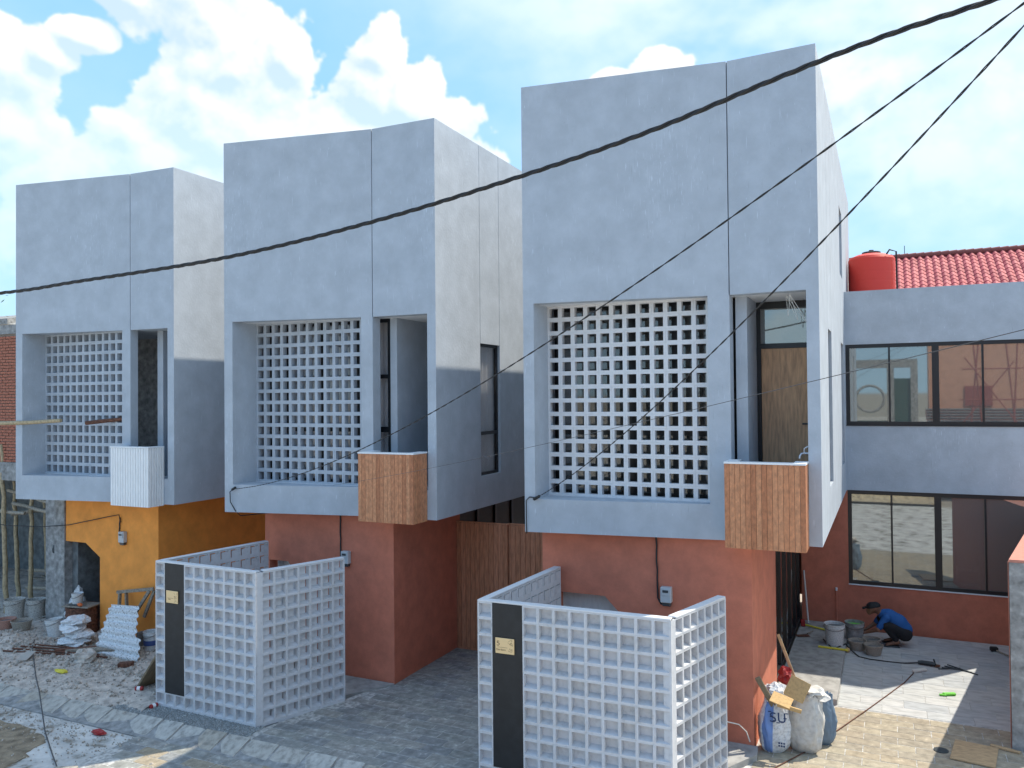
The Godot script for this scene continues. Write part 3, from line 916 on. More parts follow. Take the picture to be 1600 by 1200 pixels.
func fence(label: String, fl: Array, fc: Array, fr: Array, bl: Array, cols: int, side: int, ret: int, m: Material, plate_v: float, writing: bool) -> void:
	var rows := 11
	var root := thing("block_fence", label, "fence", P(fl[0], 0, fl[1]), "white breeze-block fences")
	var skip := []
	for r in range(1, rows):
		skip.append([1, r])
		skip.append([2, r])
	fence_run(root, fl, fc, cols, rows, 0.0, skip, m)
	fence_run(root, [fc[0], fc[1]], fr, side, rows, 0.1, [], m)
	fence_run(root, bl, [fl[0], fl[1] + 0.1], ret, rows, 0.0, [], m)
	var A := P(fl[0], 0, fl[1])
	var B := P(fc[0], 0, fc[1])
	var x := (B - A).normalized()
	var basis := Basis(x, Vector3.UP, x.cross(Vector3.UP))
	var w := (B - A).length() / cols
	var b := MB.new()
	b.bevel_box(Transform3D(basis, A + x * w * 2.0 + basis.z * -0.045 + Vector3.UP * (0.055 + 0.1965 * 6.0)), Vector3(w * 2.0 - 0.006, 0.1965 * 10.0 - 0.006, 0.1), 0.003)
	part(root, "number_panel", b, M.panel, "matt black upright panel set into the block fence")
	# the brass-coloured house plate hangs on the panel
	var pc := A + x * (w * (2.0 + plate_v)) + Vector3.UP * 1.72
	var o := thing("house_plate", "small gold house plate with a number 5 on the nearest fence" if writing else "small gold house plate on the fence of the middle house", "house plate", pc, "gold house plates")
	b = MB.new()
	b.bevel_box(Transform3D(basis, pc + basis.z * 0.018), Vector3(0.245, 0.185, 0.012), 0.003)
	part(o, "plate", b, M.gold)
	for s in [-1, 1]:
		b = MB.new()
		b.obox(Transform3D(basis, pc + x * 0.08 * s + basis.z * 0.0085), Vector3(0.012, 0.012, 0.008))
		part(o, "spacer", b, M.dark_tool)
	var letters := []
	if writing:
		letters = [["5", 0.06, -0.085, 0.03], ["The Barn", 0.022, -0.05, -0.045]]
	for l in letters:
		var tm := TextMesh.new()
		tm.text = l[0]
		tm.font = SystemFont.new()
		tm.font_size = 32
		tm.pixel_size = l[1] / 24.0
		tm.depth = 0.0015
		piece(o, "lettering", tm, M.engraved, Transform3D(basis, pc + x * l[2] + Vector3.UP * l[3] + basis.z * 0.0247))
	b = MB.new()
	b.obox(Transform3D(basis, pc + x * -0.03 + Vector3.UP * -0.018 + basis.z * 0.0246), Vector3(0.13, 0.003, 0.0014))
	if not writing:
		b.obox(Transform3D(basis, pc + x * -0.055 + Vector3.UP * -0.035 + basis.z * 0.0246), Vector3(0.05, 0.009, 0.0014))
	part(o, "rule", b, M.engraved)
	b = MB.new()
	for k in 26:
		var q := pc + x * (0.045 + 0.065 * rng.randf()) + Vector3.UP * (-0.075 + 0.15 * rng.randf()) + basis.z * 0.0246
		b.obox(Transform3D(basis.rotated(basis.z, rng.randf() * TAU), q), Vector3(0.016, 0.003, 0.0012))
	var orn := part(o, "ornament", b, M.engraved)
	orn.set_meta("kind", "stuff")

# ---------------------------------------------------------------- ground
func paving(root: Node, called: String, u0: float, u1: float, v0: float, v1: float, du: float, dv: float, y: float, mats: Array, uneven: float, keep: Callable, gap := 0.008) -> void:
	var b := MB.new()
	b.bevel_box(Transform3D.IDENTITY, Vector3(du - gap, 0.05, dv - gap), 0.004)
	var whole := b.mesh()
	b = MB.new()
	b.bevel_box(Transform3D.IDENTITY, Vector3(du / 2 - gap, 0.05, dv - gap), 0.004)
	var half := b.mesh()
	var rows := int(round((v1 - v0) / dv))
	for r in rows:
		var shift := 0.0 if r % 2 == 0 else du / 2
		var u := u0
		var first := true
		while u < u1 - 0.01:
			var w := du
			if first and shift > 0.0: w = du / 2
			if u + w > u1 + 0.01: w = du / 2
			first = false
			var c := Vector2(u + w / 2, v0 + (r + 0.5) * dv)
			u += w
			if not keep.call(c): continue
			var t := Transform3D(Basis.from_euler(Vector3(rng.randfn(0, 0.004), 0, rng.randfn(0, 0.004)) * uneven), P(c.x, y - 0.025 + rng.randf_range(-0.002, 0.002) * uneven, c.y))
			piece(root, called, whole if w > du * 0.6 else half, mats[rng.randi() % mats.size()], t)

func sheet(u0: float, u1: float, v0: float, v1: float, y: float, cell: float, height: Callable) -> MB:  # an uneven sheet of ground
	var m := MB.new()
	var nu := int(ceil((u1 - u0) / cell))
	var nv := int(ceil((v1 - v0) / cell))
	var pos := []
	for i in nu + 1:
		var row := []
		for j in nv + 1:
			var u := u0 + (u1 - u0) * i / nu
			var v := v0 + (v1 - v0) * j / nv
			row.append(P(u, y + height.call(u, v), v))
		pos.append(row)
	var nn := []
	for i in nu + 1:
		var row := []
		for j in nv + 1:
			var du: Vector3 = pos[mini(i + 1, nu)][j] - pos[maxi(i - 1, 0)][j]
			var dv: Vector3 = pos[i][mini(j + 1, nv)] - pos[i][maxi(j - 1, 0)]
			row.append(du.cross(dv).normalized())
		nn.append(row)
	for i in nu:
		for j in nv:
			m.tri_n(pos[i][j], pos[i + 1][j], pos[i + 1][j + 1], nn[i][j], nn[i + 1][j], nn[i + 1][j + 1])
			m.tri_n(pos[i][j], pos[i + 1][j + 1], pos[i][j + 1], nn[i][j], nn[i + 1][j + 1], nn[i][j + 1])
	return m

var lump := FastNoiseLite.new()
func lot_height(u: float, v: float) -> float:  # the building site in front of the orange house
	var h := 0.1 + 0.05 * lump.get_noise_2d(u * 40.0, v * 40.0) + 0.022 * lump.get_noise_2d(u * 190.0, v * 190.0)
	h += 0.14 * exp(-pow((u + 15.3) / 1.1, 2.0) - pow((v - 9.9) / 0.45, 2.0))
	h *= smoothstep(8.4, 8.9, v)
	return h

func scatter(called: String, n: int, lo: float, hi: float, where: Callable, m: Material, parent: Node = null) -> MultiMeshInstance3D:
	var b := MB.new()
	var f := FastNoiseLite.new()
	f.seed = 3
	f.frequency = 0.02
	b.blob(Vector3.ZERO, Vector3(0.5, 0.36, 0.45), f, 0.5, 4, 6)
	var mm := MultiMesh.new()
	mm.transform_format = MultiMesh.TRANSFORM_3D
	mm.mesh = b.mesh()
	mm.use_colors = true
	mm.instance_count = n
	for i in n:
		var p: Vector3 = where.call()
		var tone := lerpf(0.6, 1.0, rng.randf()) * (1.35 if rng.randf() < 0.1 else 1.0)
		mm.set_instance_color(i, Color(tone, tone * 0.985, tone * 0.96))
		var s := lo * pow(hi / lo, rng.randf() * rng.randf())
		mm.set_instance_transform(i, Transform3D(Basis.from_euler(Vector3(rng.randf() * TAU, rng.randf() * TAU, rng.randf() * TAU)) * Basis.from_scale(Vector3(s, s, s * rng.randf_range(0.6, 1.4))), p + Vector3.UP * s * 0.2))
	var o := MultiMeshInstance3D.new()
	o.multimesh = mm
	o.material_override = m
	o.name = called
	o.set_meta("kind", "stuff")
	if parent: parent.add_child(o, true)
	else: add_child(o)
	return o

func build_ground() -> void:
	var b := MB.new()
	b.quad(P(-250, -0.2, -150), P(250, -0.2, -150), P(250, -0.2, 350), P(-250, -0.2, 350))
	struct("ground", b, M.ground)
	# street
	b = sheet(-40, 30, -3.2, 8.24, -0.1, 0.5, func(u, v): return 0.006 * lump.get_noise_2d(u * 60.0, v * 60.0))
	struct("street", b, M.street)
	b = MB.new()
	var edge := []
	for k in 60:
		var an := TAU * k / 60.0
		var rr := 1.0 + 0.28 * lump.get_noise_2d(cos(an) * 55.0 + 90.0, sin(an) * 55.0) + 0.12 * rng.randf()
		edge.append([-11.75 + 1.15 * rr * cos(an), 7.0 + 0.72 * rr * sin(an)])
	b.prism(edge, -0.14, -0.09)
	var soil := struct("soil_patch", b, M.soil)
	soil.set_meta("label", "brown patch of bare soil in the street")
	b = MB.new()
	b.uvbox(-9.75, -2.6, -0.16, -0.0835, 5.7, 8.2)
	var strip := struct("street_paving", b, M.grout)
	paving(strip, "paver", -9.75, -2.6, 5.7, 8.2, 0.42, 0.21, -0.08, M.court_old + M.paver, 1.0, func(c): return c.x + c.y * 0.35 > -6.9 and c.x < -4.2, 0.008)
	# kerb
	var kerb := MB.new()
	kerb.prism([[-24, 8.24], [-1.9, 8.24], [-1.9, 8.55], [-24, 8.55]], -0.16, -0.09)
	kerb.hexa([P(-24, -0.09, 8.2), P(-1.9, -0.09, 8.2), P(-1.9, -0.09, 8.56), P(-24, -0.09, 8.56), P(-24, -0.085, 8.21), P(-1.9, -0.085, 8.21), P(-1.9, 0.03, 8.555), P(-24, 0.03, 8.555)])
	var ks := struct("kerb", kerb, M.concrete)
	var u := -17.0
	var i := 0
	while u < -2.3:
		var w := rng.randf_range(0.4, 0.56)
		b = MB.new()
		var j := rng.randf_range(-0.012, 0.012)
		b.hexa([P(u, -0.16, 8.24 + j), P(u + w - 0.012, -0.16, 8.24 - j), P(u + w - 0.012, -0.16, 8.57), P(u, -0.16, 8.57), P(u + 0.008, -0.075, 8.25 + j), P(u + w - 0.02, -0.075 + j, 8.25 - j), P(u + w - 0.022, 0.045 + j, 8.56), P(u + 0.01, 0.04, 8.56 + j)])
		part(ks, "kerb_stone", b, M.kerb[(i * 7 + int(w * 100)) % 3])
		u += w
		i += 1
	# building site on the left
	b = sheet(-40, -10.2, 8.4, 22.0, -0.02, 0.11, func(uu, vv): return lot_height(uu, vv))
	struct("building_site", b, M.dirt)
	b = MB.new()
	b.uvbox(-12.6, -10.0, -0.05, 0.0, 10.9, 22)
	struct("alley", b, M.slab)
	scatter("rubble", 4600, 0.016, 0.11, func():
		var uu := rng.randf_range(-18.5, -10.35)
		var vv := 8.5 + 3.2 * rng.randf()
		if rng.randf() < 0.4:
			uu = rng.randfn(-13.2, 1.1)
			vv = rng.randfn(10.1, 0.45)
		vv = clampf(vv, 8.5, 11.8)
		return P(clampf(uu, -19.0, -10.35), lot_height(uu, vv) - 0.02, vv), M.rubble)
	scatter("street_debris", 1100, 0.014, 0.07, func():
		var uu := rng.randf_range(-14.0, -7.5)
		return P(uu, -0.096, 8.2 - absf(rng.randfn(0, 0.5)) - 0.03), M.rubble)
	# gravel strip before the middle fence
	b = sheet(-10.9, -8.05, 8.56, 9.2, 0.02, 0.08, func(uu, vv): return 0.012 * lump.get_noise_2d(uu * 200.0, vv * 200.0))
	struct("gravel_bed", b, M.gravel_bed)
	scatter("gravel", 9000, 0.022, 0.05, func():
		var uu := rng.randf_range(-10.75, -8.1)
		var vv := rng.randf_range(8.57, 8.97)
		if uu < -10.25: vv = 8.57 + (vv - 8.57) * (uu + 10.9) * 1.5
		return P(uu, 0.022, vv), M.gravel)
	# driveway of the middle house
	b = MB.new()
	b.prism([[-8.1, 8.56], [-1.8, 8.56], [-1.8, 10.96], [-4.4, 10.97], [-4.4, 13.3], [-7.5, 13.3], [-7.5, 11.0], [-8.1, 8.95]], -0.05, 0.0265)
	var drive := struct("driveway", b, M.grout)
	paving(drive, "paver", -8.0, -4.4, 8.57, 13.25, 0.42, 0.212, 0.03, M.paver, 1.0, func(c): return c.x > -8.05 + maxf(0.0, c.y - 8.9) * 0.42 or c.y > 10.6 and c.x > -7.45)
	b = MB.new()
	b.prism([[-9.9, 9.1], [-8.35, 9.1], [-7.79, 10.33], [-7.33, 11.12], [-9.9, 11.14]], -0.02, 0.055)
	struct("porch_floor", b, M.slab)
	b = MB.new()
	b.prism([[-4.3, 8.95], [-2.4, 8.95], [-1.9, 10.1], [-1.58, 10.7], [-1.6, 10.96], [-4.3, 10.96]], -0.02, 0.1)
	struct("porch_floor", b, M.slab)
	# courtyard of the nearest house
	b = MB.new()
	b.prism([[-2.0, 8.56], [6.0, 8.56], [6.0, 17.4], [-1.65, 17.4], [-1.65, 10.97], [-1.78, 10.3], [-2.0, 10.0]], -0.05, 0.0165)
	var court := struct("courtyard", b, M.grout)
	paving(court, "paver", -1.62, 1.78, 8.57, 13.05, 0.42, 0.212, 0.02, M.court_old, 0.8, func(c): return c.y < 12.4 or c.x < 1.65)
	paving(court, "floor_tile", -0.745, 2.3, 13.06, 17.4, 0.6, 0.31, 0.022, M.court_new, 0.35, func(c): return c.x < 1.6 + (c.y - 12.4) * 0.2, 0.006)
	b = MB.new()
	b.bbox(-1.645, -0.752, -0.02, 0.105, 13.09, 17.44, 0.006)
	struct("plinth", b, M.slab)

# ---------------------------------------------------------------- rear wing of the nearest house
func build_wing() -> void:
	var v := 17.47
	var t := thing("rear_wing", "two-storey wing with wide black windows, grey above and terracotta below", "building", P(-1.65, 0, v))
	var b := MB.new()
	var wl := -0.75
	var wr := 2.46
	b.uvbox(-0.763, 2.74, 5.68, 6.745, v, v + 0.15)
	b.uvbox(-0.763, wl, Y0, 5.68, v, v + 0.15)
	b.uvbox(wl, wr, Y0 + 0.006, 4.07, v, v + 0.15)
	b.uvbox(wr, 2.74, Y0 + 0.006, 5.68, v, v + 0.15)
	b.uvbox(2.59, 2.74, Y0, 6.745, v + 0.15, 20.2)
	b.uvbox(-0.763, 2.74, Y0, 6.745, 20.2, 20.35)
	part(t, "upper_wall", b, M.grey)
	b = MB.new()
	b.uvbox(-1.64, wl, 0, Y0 - 0.003, v, v + 0.15)
	b.uvbox(wl, wr, 0, 0.905, v, v + 0.15)
	b.uvbox(wr, 2.74, 0, Y0, v, v + 0.15)
	b.uvbox(2.59, 2.74, 0, Y0 - 0.001, v + 0.15, 20.2)
	part(t, "lower_wall", b, M.red)
	b = MB.new()
	b.uvbox(-0.76, 2.59, 6.35, 6.5, v + 0.15, 20.2)
	part(t, "roof", b, M.concrete)
	b = MB.new()
	b.uvbox(-0.76, 2.59, 2.9, 3.2, v + 0.15, 20.2)
	part(t, "upper_floor", b, M.interior)
	b = MB.new()
	b.uvbox(-1.6, 2.59, 0.0, 0.1, v + 0.15, 20.2)
	b.uvbox(-1.6, 2.59, 0.1, Y0, 20.1, 20.19)
	b.uvbox(-0.76, 2.59, 3.2, 6.35, 20.1, 20.19)
	part(t, "inner_wall", b, M.interior)
	for y in [[0.905, 2.772], [4.07, 5.68]]:
		glazing(t, "window", wl, wr, y[0], y[1], v + 0.02, [[0.045, 0.035], [0.85, 0.12], [1.64, 0.035]], [], 0.075, M.coated)
		b = MB.new()
		b.uvbox(wl - 0.002, wr + 0.002, y[0] - 0.012, y[0] + 0.004, v - 0.018, v + 0.05)
		part(t, "window_sill", b, M.black if y[0] > 3 else M.white_cap)
	# things standing in the lower room
	var l := thing("step_ladder", "aluminium step ladder standing behind the lower window panes", "ladder", P(1.4, 0.1, 18.2))
	for s in [-1, 1]:
		b = MB.new()
		b.tube([P(1.4 + 0.21 * s, 0.1, 18.15), P(1.4 + 0.19 * s, 1.25, 18.42)], 0.02, 6)
		part(l, "rail", b, M.steel)
		b = MB.new()
		b.tube([P(1.4 + 0.19 * s, 1.25, 18.42), P(1.4 + 0.19 * s, 1.5, 18.46)], 0.022, 6)
		part(l, "rail_cap", b, M.dark_tool)
	for k in 4:
		b = MB.new()
		b.uvbox(1.2, 1.6, 0.33 + 0.27 * k, 0.365 + 0.27 * k, 18.17 + 0.063 * k, 18.28 + 0.063 * k)
		part(l, "tread", b, M.steel)

func tiled_roof() -> void:
	var t := thing("tiled_roof_house", "house behind the wing with a red clay pantile roof", "house", P(-4, 0, 26))
	var b := MB.new()
	b.uvbox(-6, 14, -0.05, 7.35, 27.4, 36)
	part(t, "wall", b, M.grey)
	# pantile: an S-shaped cross-section
	var prof := []
	for i in 9:
		var f := i / 8.0
		prof.append(Vector2(f * 0.23, 0.035 * sin(f * TAU * 0.98 - 0.4)))
	b = MB.new()
	for i in 8:
		var p: Vector2 = prof[i]
		var q: Vector2 = prof[i + 1]
		b.quad(Vector3(p.x, p.y + 0.02, 0.34), Vector3(q.x, q.y + 0.02, 0.34), Vector3(q.x, q.y, 0), Vector3(p.x, p.y, 0))
		b.quad(Vector3(p.x, p.y + 0.002, 0.34), Vector3(q.x, q.y + 0.002, 0.34), Vector3(q.x, q.y + 0.02, 0.34), Vector3(p.x, p.y + 0.02, 0.34))
	var tm := b.mesh()
	var slope := deg_to_rad(30)
	var down := Vector3(0, -sin(slope), cos(slope))
	var basis := Basis(Vector3.RIGHT, Vector3(0, cos(slope), sin(slope)), down)
	var rows := 9
	b = MB.new()
	b.quad(P(-5, 9.19, 30.0) + down * 3.4, P(12, 9.19, 30.0) + down * 3.4, P(12, 9.19, 30), P(-5, 9.19, 30))
	b.quad(P(12, 9.19, 30), P(12, 9.19, 30) + Vector3(0, -1.9, -3.2), P(-5, 9.19, 30) + Vector3(0, -1.9, -3.2), P(-5, 9.19, 30))
	var rf := part(t, "roof", b, M.tile_red[1])
	for r in rows:
		for c in 32:
			piece(rf, "roof_tile", tm, M.tile_red[rng.randi() % 3], Transform3D(basis, P(-1.6 + c * 0.215, 9.24, 30.0) + down * (r * 0.3)))
	var left := MB.new()
	for k in 30:
		left.tube([P(-1.7 + k * 0.24, 9.28 , 30.02), P(-1.7 + k * 0.24 + 0.25, 9.29, 30.02)], [0.085, 0.1], 8)
	part(rf, "ridge", left, M.ridge)
	b = MB.new()
	b.tube([P(0.6, 9.25, 30.1), P(0.6, 9.66, 30.1)], 0.012, 6)
	part(t, "antenna_rod", b, M.dark_tool)

func water_tank() -> void:
	var c := P(-0.27, 6.5, 19.3)
	var t := thing("water_tank", "orange-red plastic water tank on the flat roof", "water tank", c)
	var b := MB.new()
	var prof := [[0.44, 0.0], [0.47, 0.03]]
	for k in 5:
		prof.append([0.472, 0.06 + 0.2 * k])
		prof.append([0.472, 0.2 + 0.2 * k])
		prof.append([0.4705, 0.215 + 0.2 * k])
		prof.append([0.4705, 0.245 + 0.2 * k])
	prof += [[0.472, 1.12], [0.44, 1.17], [0.3, 1.23], [0.2, 1.25], [0.0, 1.255]]
	b.lathe(prof, 36, Transform3D(Basis.IDENTITY, c))
	part(t, "body", b, M.tank)
	b = MB.new()
	b.lathe([[0.0, 1.24], [0.19, 1.24], [0.19, 1.29], [0.16, 1.3], [0.05, 1.31], [0.05, 1.34], [0.0, 1.34]], 20, Transform3D(Basis.IDENTITY, c))
	part(t, "lid", b, M.tank_lid)
	b = MB.new()
	b.tube([c + Vector3(0.3, 1.17, 0.36), c + Vector3(0.36, 1.26, 0.38), c + Vector3(0.49, 1.24, 0.2), c + Vector3(0.5, 0.2, 0.2)], 0.018, 6)
	part(t, "pipe", b, M.cable)

func gate() -> void:
	var t := thing("sliding_gate", "brown wooden plank gate closing the alley between two houses", "gate", P(-7.3, 0, 13.25))
	var u := -7.33
	var b := MB.new()
	b.bevel_box(Transform3D.IDENTITY, Vector3(0.092, 2.3, 0.022), 0.004)
	var pm := b.mesh()
	while u < -6.3:
		piece(t, "plank", pm, M.gate_wood[rng.randi() % 3], Transform3D(Basis.IDENTITY, P(u + 0.05, 1.22, 13.235 + rng.randf() * 0.002)))
		u += 0.096
	u = -6.62
	while u < -4.66:
		piece(t, "plank", pm, M.gate_wood[rng.randi() % 3], Transform3D(Basis.IDENTITY, P(u + 0.05, 1.22, 13.295 + rng.randf() * 0.002)))
		u += 0.096
	for p in [[-7.33, -6.25, 13.25], [-6.3, -4.64, 13.31]]:
		b = MB.new()
		b.uvbox(p[0], p[1], 2.375, 2.395, p[2] - 0.03, p[2] + 0.03)
		b.uvbox(p[0], p[1], 0.02, 0.07, p[2] - 0.01, p[2] + 0.03)
		part(t, "rail", b, M.gate_wood[1])

func side_block() -> void:  # thick unfinished wall at the right edge
	var t := thing("boundary_wall", "thick raw concrete boundary wall with a terracotta top at the right edge", "wall", P(1.418, 0, 12.39))
	var d := Vector2(0.206, 1.0)
	var a := Vector2(1.418, 12.39)
	var e := a + d * 4.9
	var b := MB.new()
	b.prism([[a.x, a.y], [a.x + 0.5, a.y], [e.x + 0.5, e.y], [e.x, e.y]], 0, 2.46)
	part(t, "core", b, M.concrete)
	b = MB.new()
	b.prism([[a.x - 0.001, a.y + 0.004], [a.x + 0.5, a.y + 0.004], [e.x + 0.5, e.y], [e.x - 0.001, e.y]], 2.462, 2.5)
	part(t, "coping", b, M.terracotta_cap)
	b = MB.new()
	b.prism([[a.x - 0.012, a.y + 0.03], [a.x - 0.002, a.y + 0.03], [e.x - 0.002, e.y], [e.x - 0.012, e.y]], 0.01, 2.46)
	part(t, "render_coat", b, M.terracotta_cap)

# ---------------------------------------------------------------- left neighbour, scaffold, yard things
func left_house() -> void:
	var t := thing("brick_house", "unfinished red brick house shell at the left edge", "house", P(-17.3, 0, 11.4))
	var b := MB.new()
	b.uvbox(-25, -15.75, 2.97, 3.36, 11.36, 11.7)
	b.uvbox(-25, -15.72, 6.18, 6.38, 11.36, 11.6)
	b.uvbox(-16.15, -15.72, 0, 2.97, 11.3, 11.6)
	part(t, "beam", b, M.concrete)
	b = MB.new()
	b.uvbox(-25, -15.74, 3.36, 6.18, 11.44, 11.6)
	part(t, "wall", b, M.mortar)
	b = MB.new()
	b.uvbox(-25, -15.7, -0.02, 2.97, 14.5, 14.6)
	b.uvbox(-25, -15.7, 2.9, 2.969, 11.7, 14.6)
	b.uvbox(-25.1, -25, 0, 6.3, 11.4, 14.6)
	part(t, "rear_wall", b, M.concrete_dark)  # shade behind the scaffold put into the colour: darker concrete than the beams
	b = MB.new()
	for r in 43:
		var u := -18.6 + (0.11 if r % 2 else 0.0)
		while u < -15.9:
			b.obox(Transform3D(Basis.from_euler(Vector3(0, rng.randfn(0, 0.01), 0)), P(u, 3.395 + r * 0.0645, 11.44 - rng.randf() * 0.008)), Vector3(0.205, 0.05, 0.09))
			u += 0.218
	var br := part(t, "brick_courses", b, M.brick)
	br.set_meta("kind", "stuff")
	# scaffold of bamboo in front of it
	var s := thing("bamboo_scaffold", "bamboo scaffold of tied poles before the unfinished brick house", "scaffold", P(-17.6, 0, 11.5))
	for p in [[-17.75, 11.4, -17.6, 0.05], [-18.7, 12.3, -18.55, 0.05], [-17.3, 11.78, -17.35, 0.048], [-19.05, 13.28, -18.9, 0.05], [-16.5, 11.63, -16.38, 0.048]]:
		b = MB.new()
		var pts := []
		var rr := []
		for k in 14:
			var f := k / 13.0
			pts.append(P(lerpf(p[2], p[0], f) + 0.015 * sin(k * 1.7), 0.05 + f * (3.7 if p[0] == -17.75 else 2.85), p[1] + 0.012 * sin(k * 2.3)))
			rr.append(p[3] * (1.0 - 0.2 * f) * (1.12 if k % 2 == 0 else 1.0))
		b.tube(pts, rr, 9)
		part(s, "upright", b, M.bamboo)
	for p in [[-18.6, 2.63, 12.1, -16.3, 2.44, 11.7], [-18.5, 2.3, 11.3, -17.2, 2.24, 11.55], [-18.2, 2.36, 11.95, -16.35, 2.3, 11.55], [-17.6, 2.2, 11.5, -16.9, 2.3, 12.4], [-19.2, 0.55, 13.0, -16.2, 0.6, 13.2], [-18.4, 0.32, 12.4, -16.3, 0.38, 12.6]]:
		b = MB.new()
		var A := P(p[0], p[1], p[2])
		var B := P(p[3], p[4], p[5])
		b.tube([A, A.lerp(B, 0.33) + Vector3(0, 0.012, 0), A.lerp(B, 0.66) + Vector3(0, -0.008, 0), B], [0.045, 0.043, 0.041, 0.038], 8)
		part(s, "ledger", b, M.bamboo_grey)
	# loose boards lying under the scaffold
	for k in 7:
		b = MB.new()
		b.obox(Transform3D(Basis.from_euler(Vector3(rng.randfn(0, 0.08), rng.randf_range(-0.4, 0.4), rng.randfn(0, 0.06))), P(-17.5 + 0.25 * k - 0.6, 0.35 + 0.05 * (k % 3), 13.0 + 0.12 * k)), Vector3(1.9, 0.03, 0.16))
		lone("loose_board", b, M.timber, "grey board in the jumble under the bamboo scaffold", "board", P(-17.5, 0.3, 13.0), "boards under the scaffold")

func bucket(c: Vector3, r: float, h: float, m: Material, label: String, fill: Material = null, tilt := Vector3.ZERO, called := "bucket", handle := true) -> void:
	var t := thing(called, label, "bucket", c)
	var tr := Transform3D(Basis.from_euler(tilt), c)
	var b := MB.new()
	b.lathe([[0.0, 0.0], [r * 0.8, 0.0], [r * 0.82, 0.01], [r * 0.95, h * 0.82], [r * 1.02, h * 0.83], [r * 1.02, h * 0.87], [r * 0.97, h * 0.88], [r, h * 0.98], [r * 1.03, h], [r * 0.99, h + 0.004], [r * 0.95, h * 0.97], [r * 0.8, 0.02], [0.0, 0.02]], 22, tr)
	part(t, "body", b, m)
	if fill:
		b = MB.new()
		b.lathe([[r * 0.93, h * 0.86], [r * 0.5, h * 0.89], [0.0, h * 0.87]], 22, tr)
		part(t, "contents", b, fill)
	if handle:
		b = MB.new()
		var pts := []
		for k in 9:
			var a := PI * k / 8.0
			pts.append(tr * Vector3(r * 1.04 * cos(a), h * 0.9 - 0.06 * sin(a), r * 1.04 * sin(a)))
		b.tube(pts, 0.004, 5)
		part(t, "handle", b, M.wire_grey)

func basin(c: Vector3, r: float, h: float, m: Material, label: String) -> void:
	var t := thing("mixing_basin", label, "basin", c, "mortar basins")
	var tr := Transform3D(Basis.IDENTITY, c)
	var b := MB.new()
	b.lathe([[0.0, 0.0], [r * 0.7, 0.0], [r * 0.74, 0.015], [r * 0.95, h - 0.02], [r, h - 0.018], [r, h], [r * 0.92, h], [r * 0.7, 0.03], [0.0, 0.03]], 22, tr)
	part(t, "body", b, m)
	b = MB.new()
	b.lathe([[r * 0.86, h * 0.72], [r * 0.4, h * 0.78], [0.0, h * 0.74]], 18, tr)
	part(t, "mortar", b, M.mortar_mix)

func sack(t: Node3D, called: String, c: Vector3, w: float, d: float, h: float, turn: float, sd: int, m: Material, lean := 0.0) -> void:
	var f := FastNoiseLite.new()
	f.seed = sd
	f.frequency = 0.9
	f.fractal_octaves = 3
	var rows := 36
	var segs := 56
	var g := []
	for i in rows + 1:
		var y := float(i) / rows
		var belly := 0.80 + 0.24 * sin(PI * clampf(y * 1.1, 0, 1)) - (0.2 * pow(maxf(0.0, 1.0 - y * 7.0), 2.0)) - 0.06 * smoothstep(0.85, 1.0, y)
		var row := []
		for k in segs:
			var a := TAU * k / segs
			var ca := signf(cos(a)) * pow(absf(cos(a)), 0.75)
			var sa := signf(sin(a)) * pow(absf(sin(a)), 0.75)
			var n := f.get_noise_3d(ca * 1.6, y * 3.0, sa * 1.6)
			var cr := 1.0 + 0.15 * n - 0.07 * (1.0 - absf(f.get_noise_3d(ca * 2.6 + 9.0, y * 1.3 + ca, sa * 2.6)) * 3.0) + 0.03 * f.get_noise_3d(ca * 5, y * 7, sa * 5)
			var p := Vector3(ca * w / 2 * belly * cr, y * h * (1.0 + 0.05 * n) + (0.03 * f.get_noise_2d(k * 3.0, 7.0) if i == rows else 0.0), sa * d / 2 * belly * cr)
			p.x += lean * y * h
			row.append(c + p.rotated(Vector3.UP, turn))
		g.append(row)
	var b := MB.new()
	var nn := []
	for i in rows + 1:
		var row := []
		for k in segs:
			var du: Vector3 = g[i][(k + 1) % segs] - g[i][(k + segs - 1) % segs]
			var dv: Vector3 = g[mini(i + 1, rows)][k] - g[maxi(i - 1, 0)][k]
			row.append(dv.cross(du).normalized())
		nn.append(row)
	for i in rows:
		for k in segs:
			var l := (k + 1) % segs
			b.tri_n(g[i][k], g[i + 1][l], g[i][l], nn[i][k], nn[i + 1][l], nn[i][l])
			b.tri_n(g[i][k], g[i + 1][k], g[i + 1][l], nn[i][k], nn[i + 1][k], nn[i + 1][l])
	var mid: Vector3 = c + (Vector3(lean * h * 0.9, h * 0.9, 0)).rotated(Vector3.UP, turn)
	for k in segs: b.tri(mid, g[rows][(k + 1) % segs], g[rows][k])
	part(t, called, b, m)
	# printed bands follow the skin, 2 mm proud
	if m == M.sack_white or m == M.sack_grey:
		var band := MB.new()
		var k0 := 16 if m == M.sack_white else 22
		for i in range(1, rows):
			for k in range(k0, k0 + 8):
				var q := [g[i][k] + nn[i][k] * 0.003, g[i][k + 1] + nn[i][k + 1] * 0.003, g[i + 1][k + 1] + nn[i + 1][k + 1] * 0.003, g[i + 1][k] + nn[i + 1][k] * 0.003]
				band.tri_n(q[0], q[2], q[1], nn[i][k], nn[i + 1][k + 1], nn[i][k + 1])
				band.tri_n(q[0], q[3], q[2], nn[i][k], nn[i + 1][k], nn[i + 1][k + 1])
		part(t, "printed_stripe", band, M.sack_blue if m == M.sack_white else M.sack_slate)

func crumpled(c: Vector3, s: Vector3, sd: int, amount := 0.5, rings := 10, segs := 14) -> MB:
	var f := FastNoiseLite.new()
	f.seed = sd
	f.frequency = 0.02
	f.fractal_octaves = 3
	var b := MB.new()
	b.blob(c, s, f, amount, rings, segs)
	return b

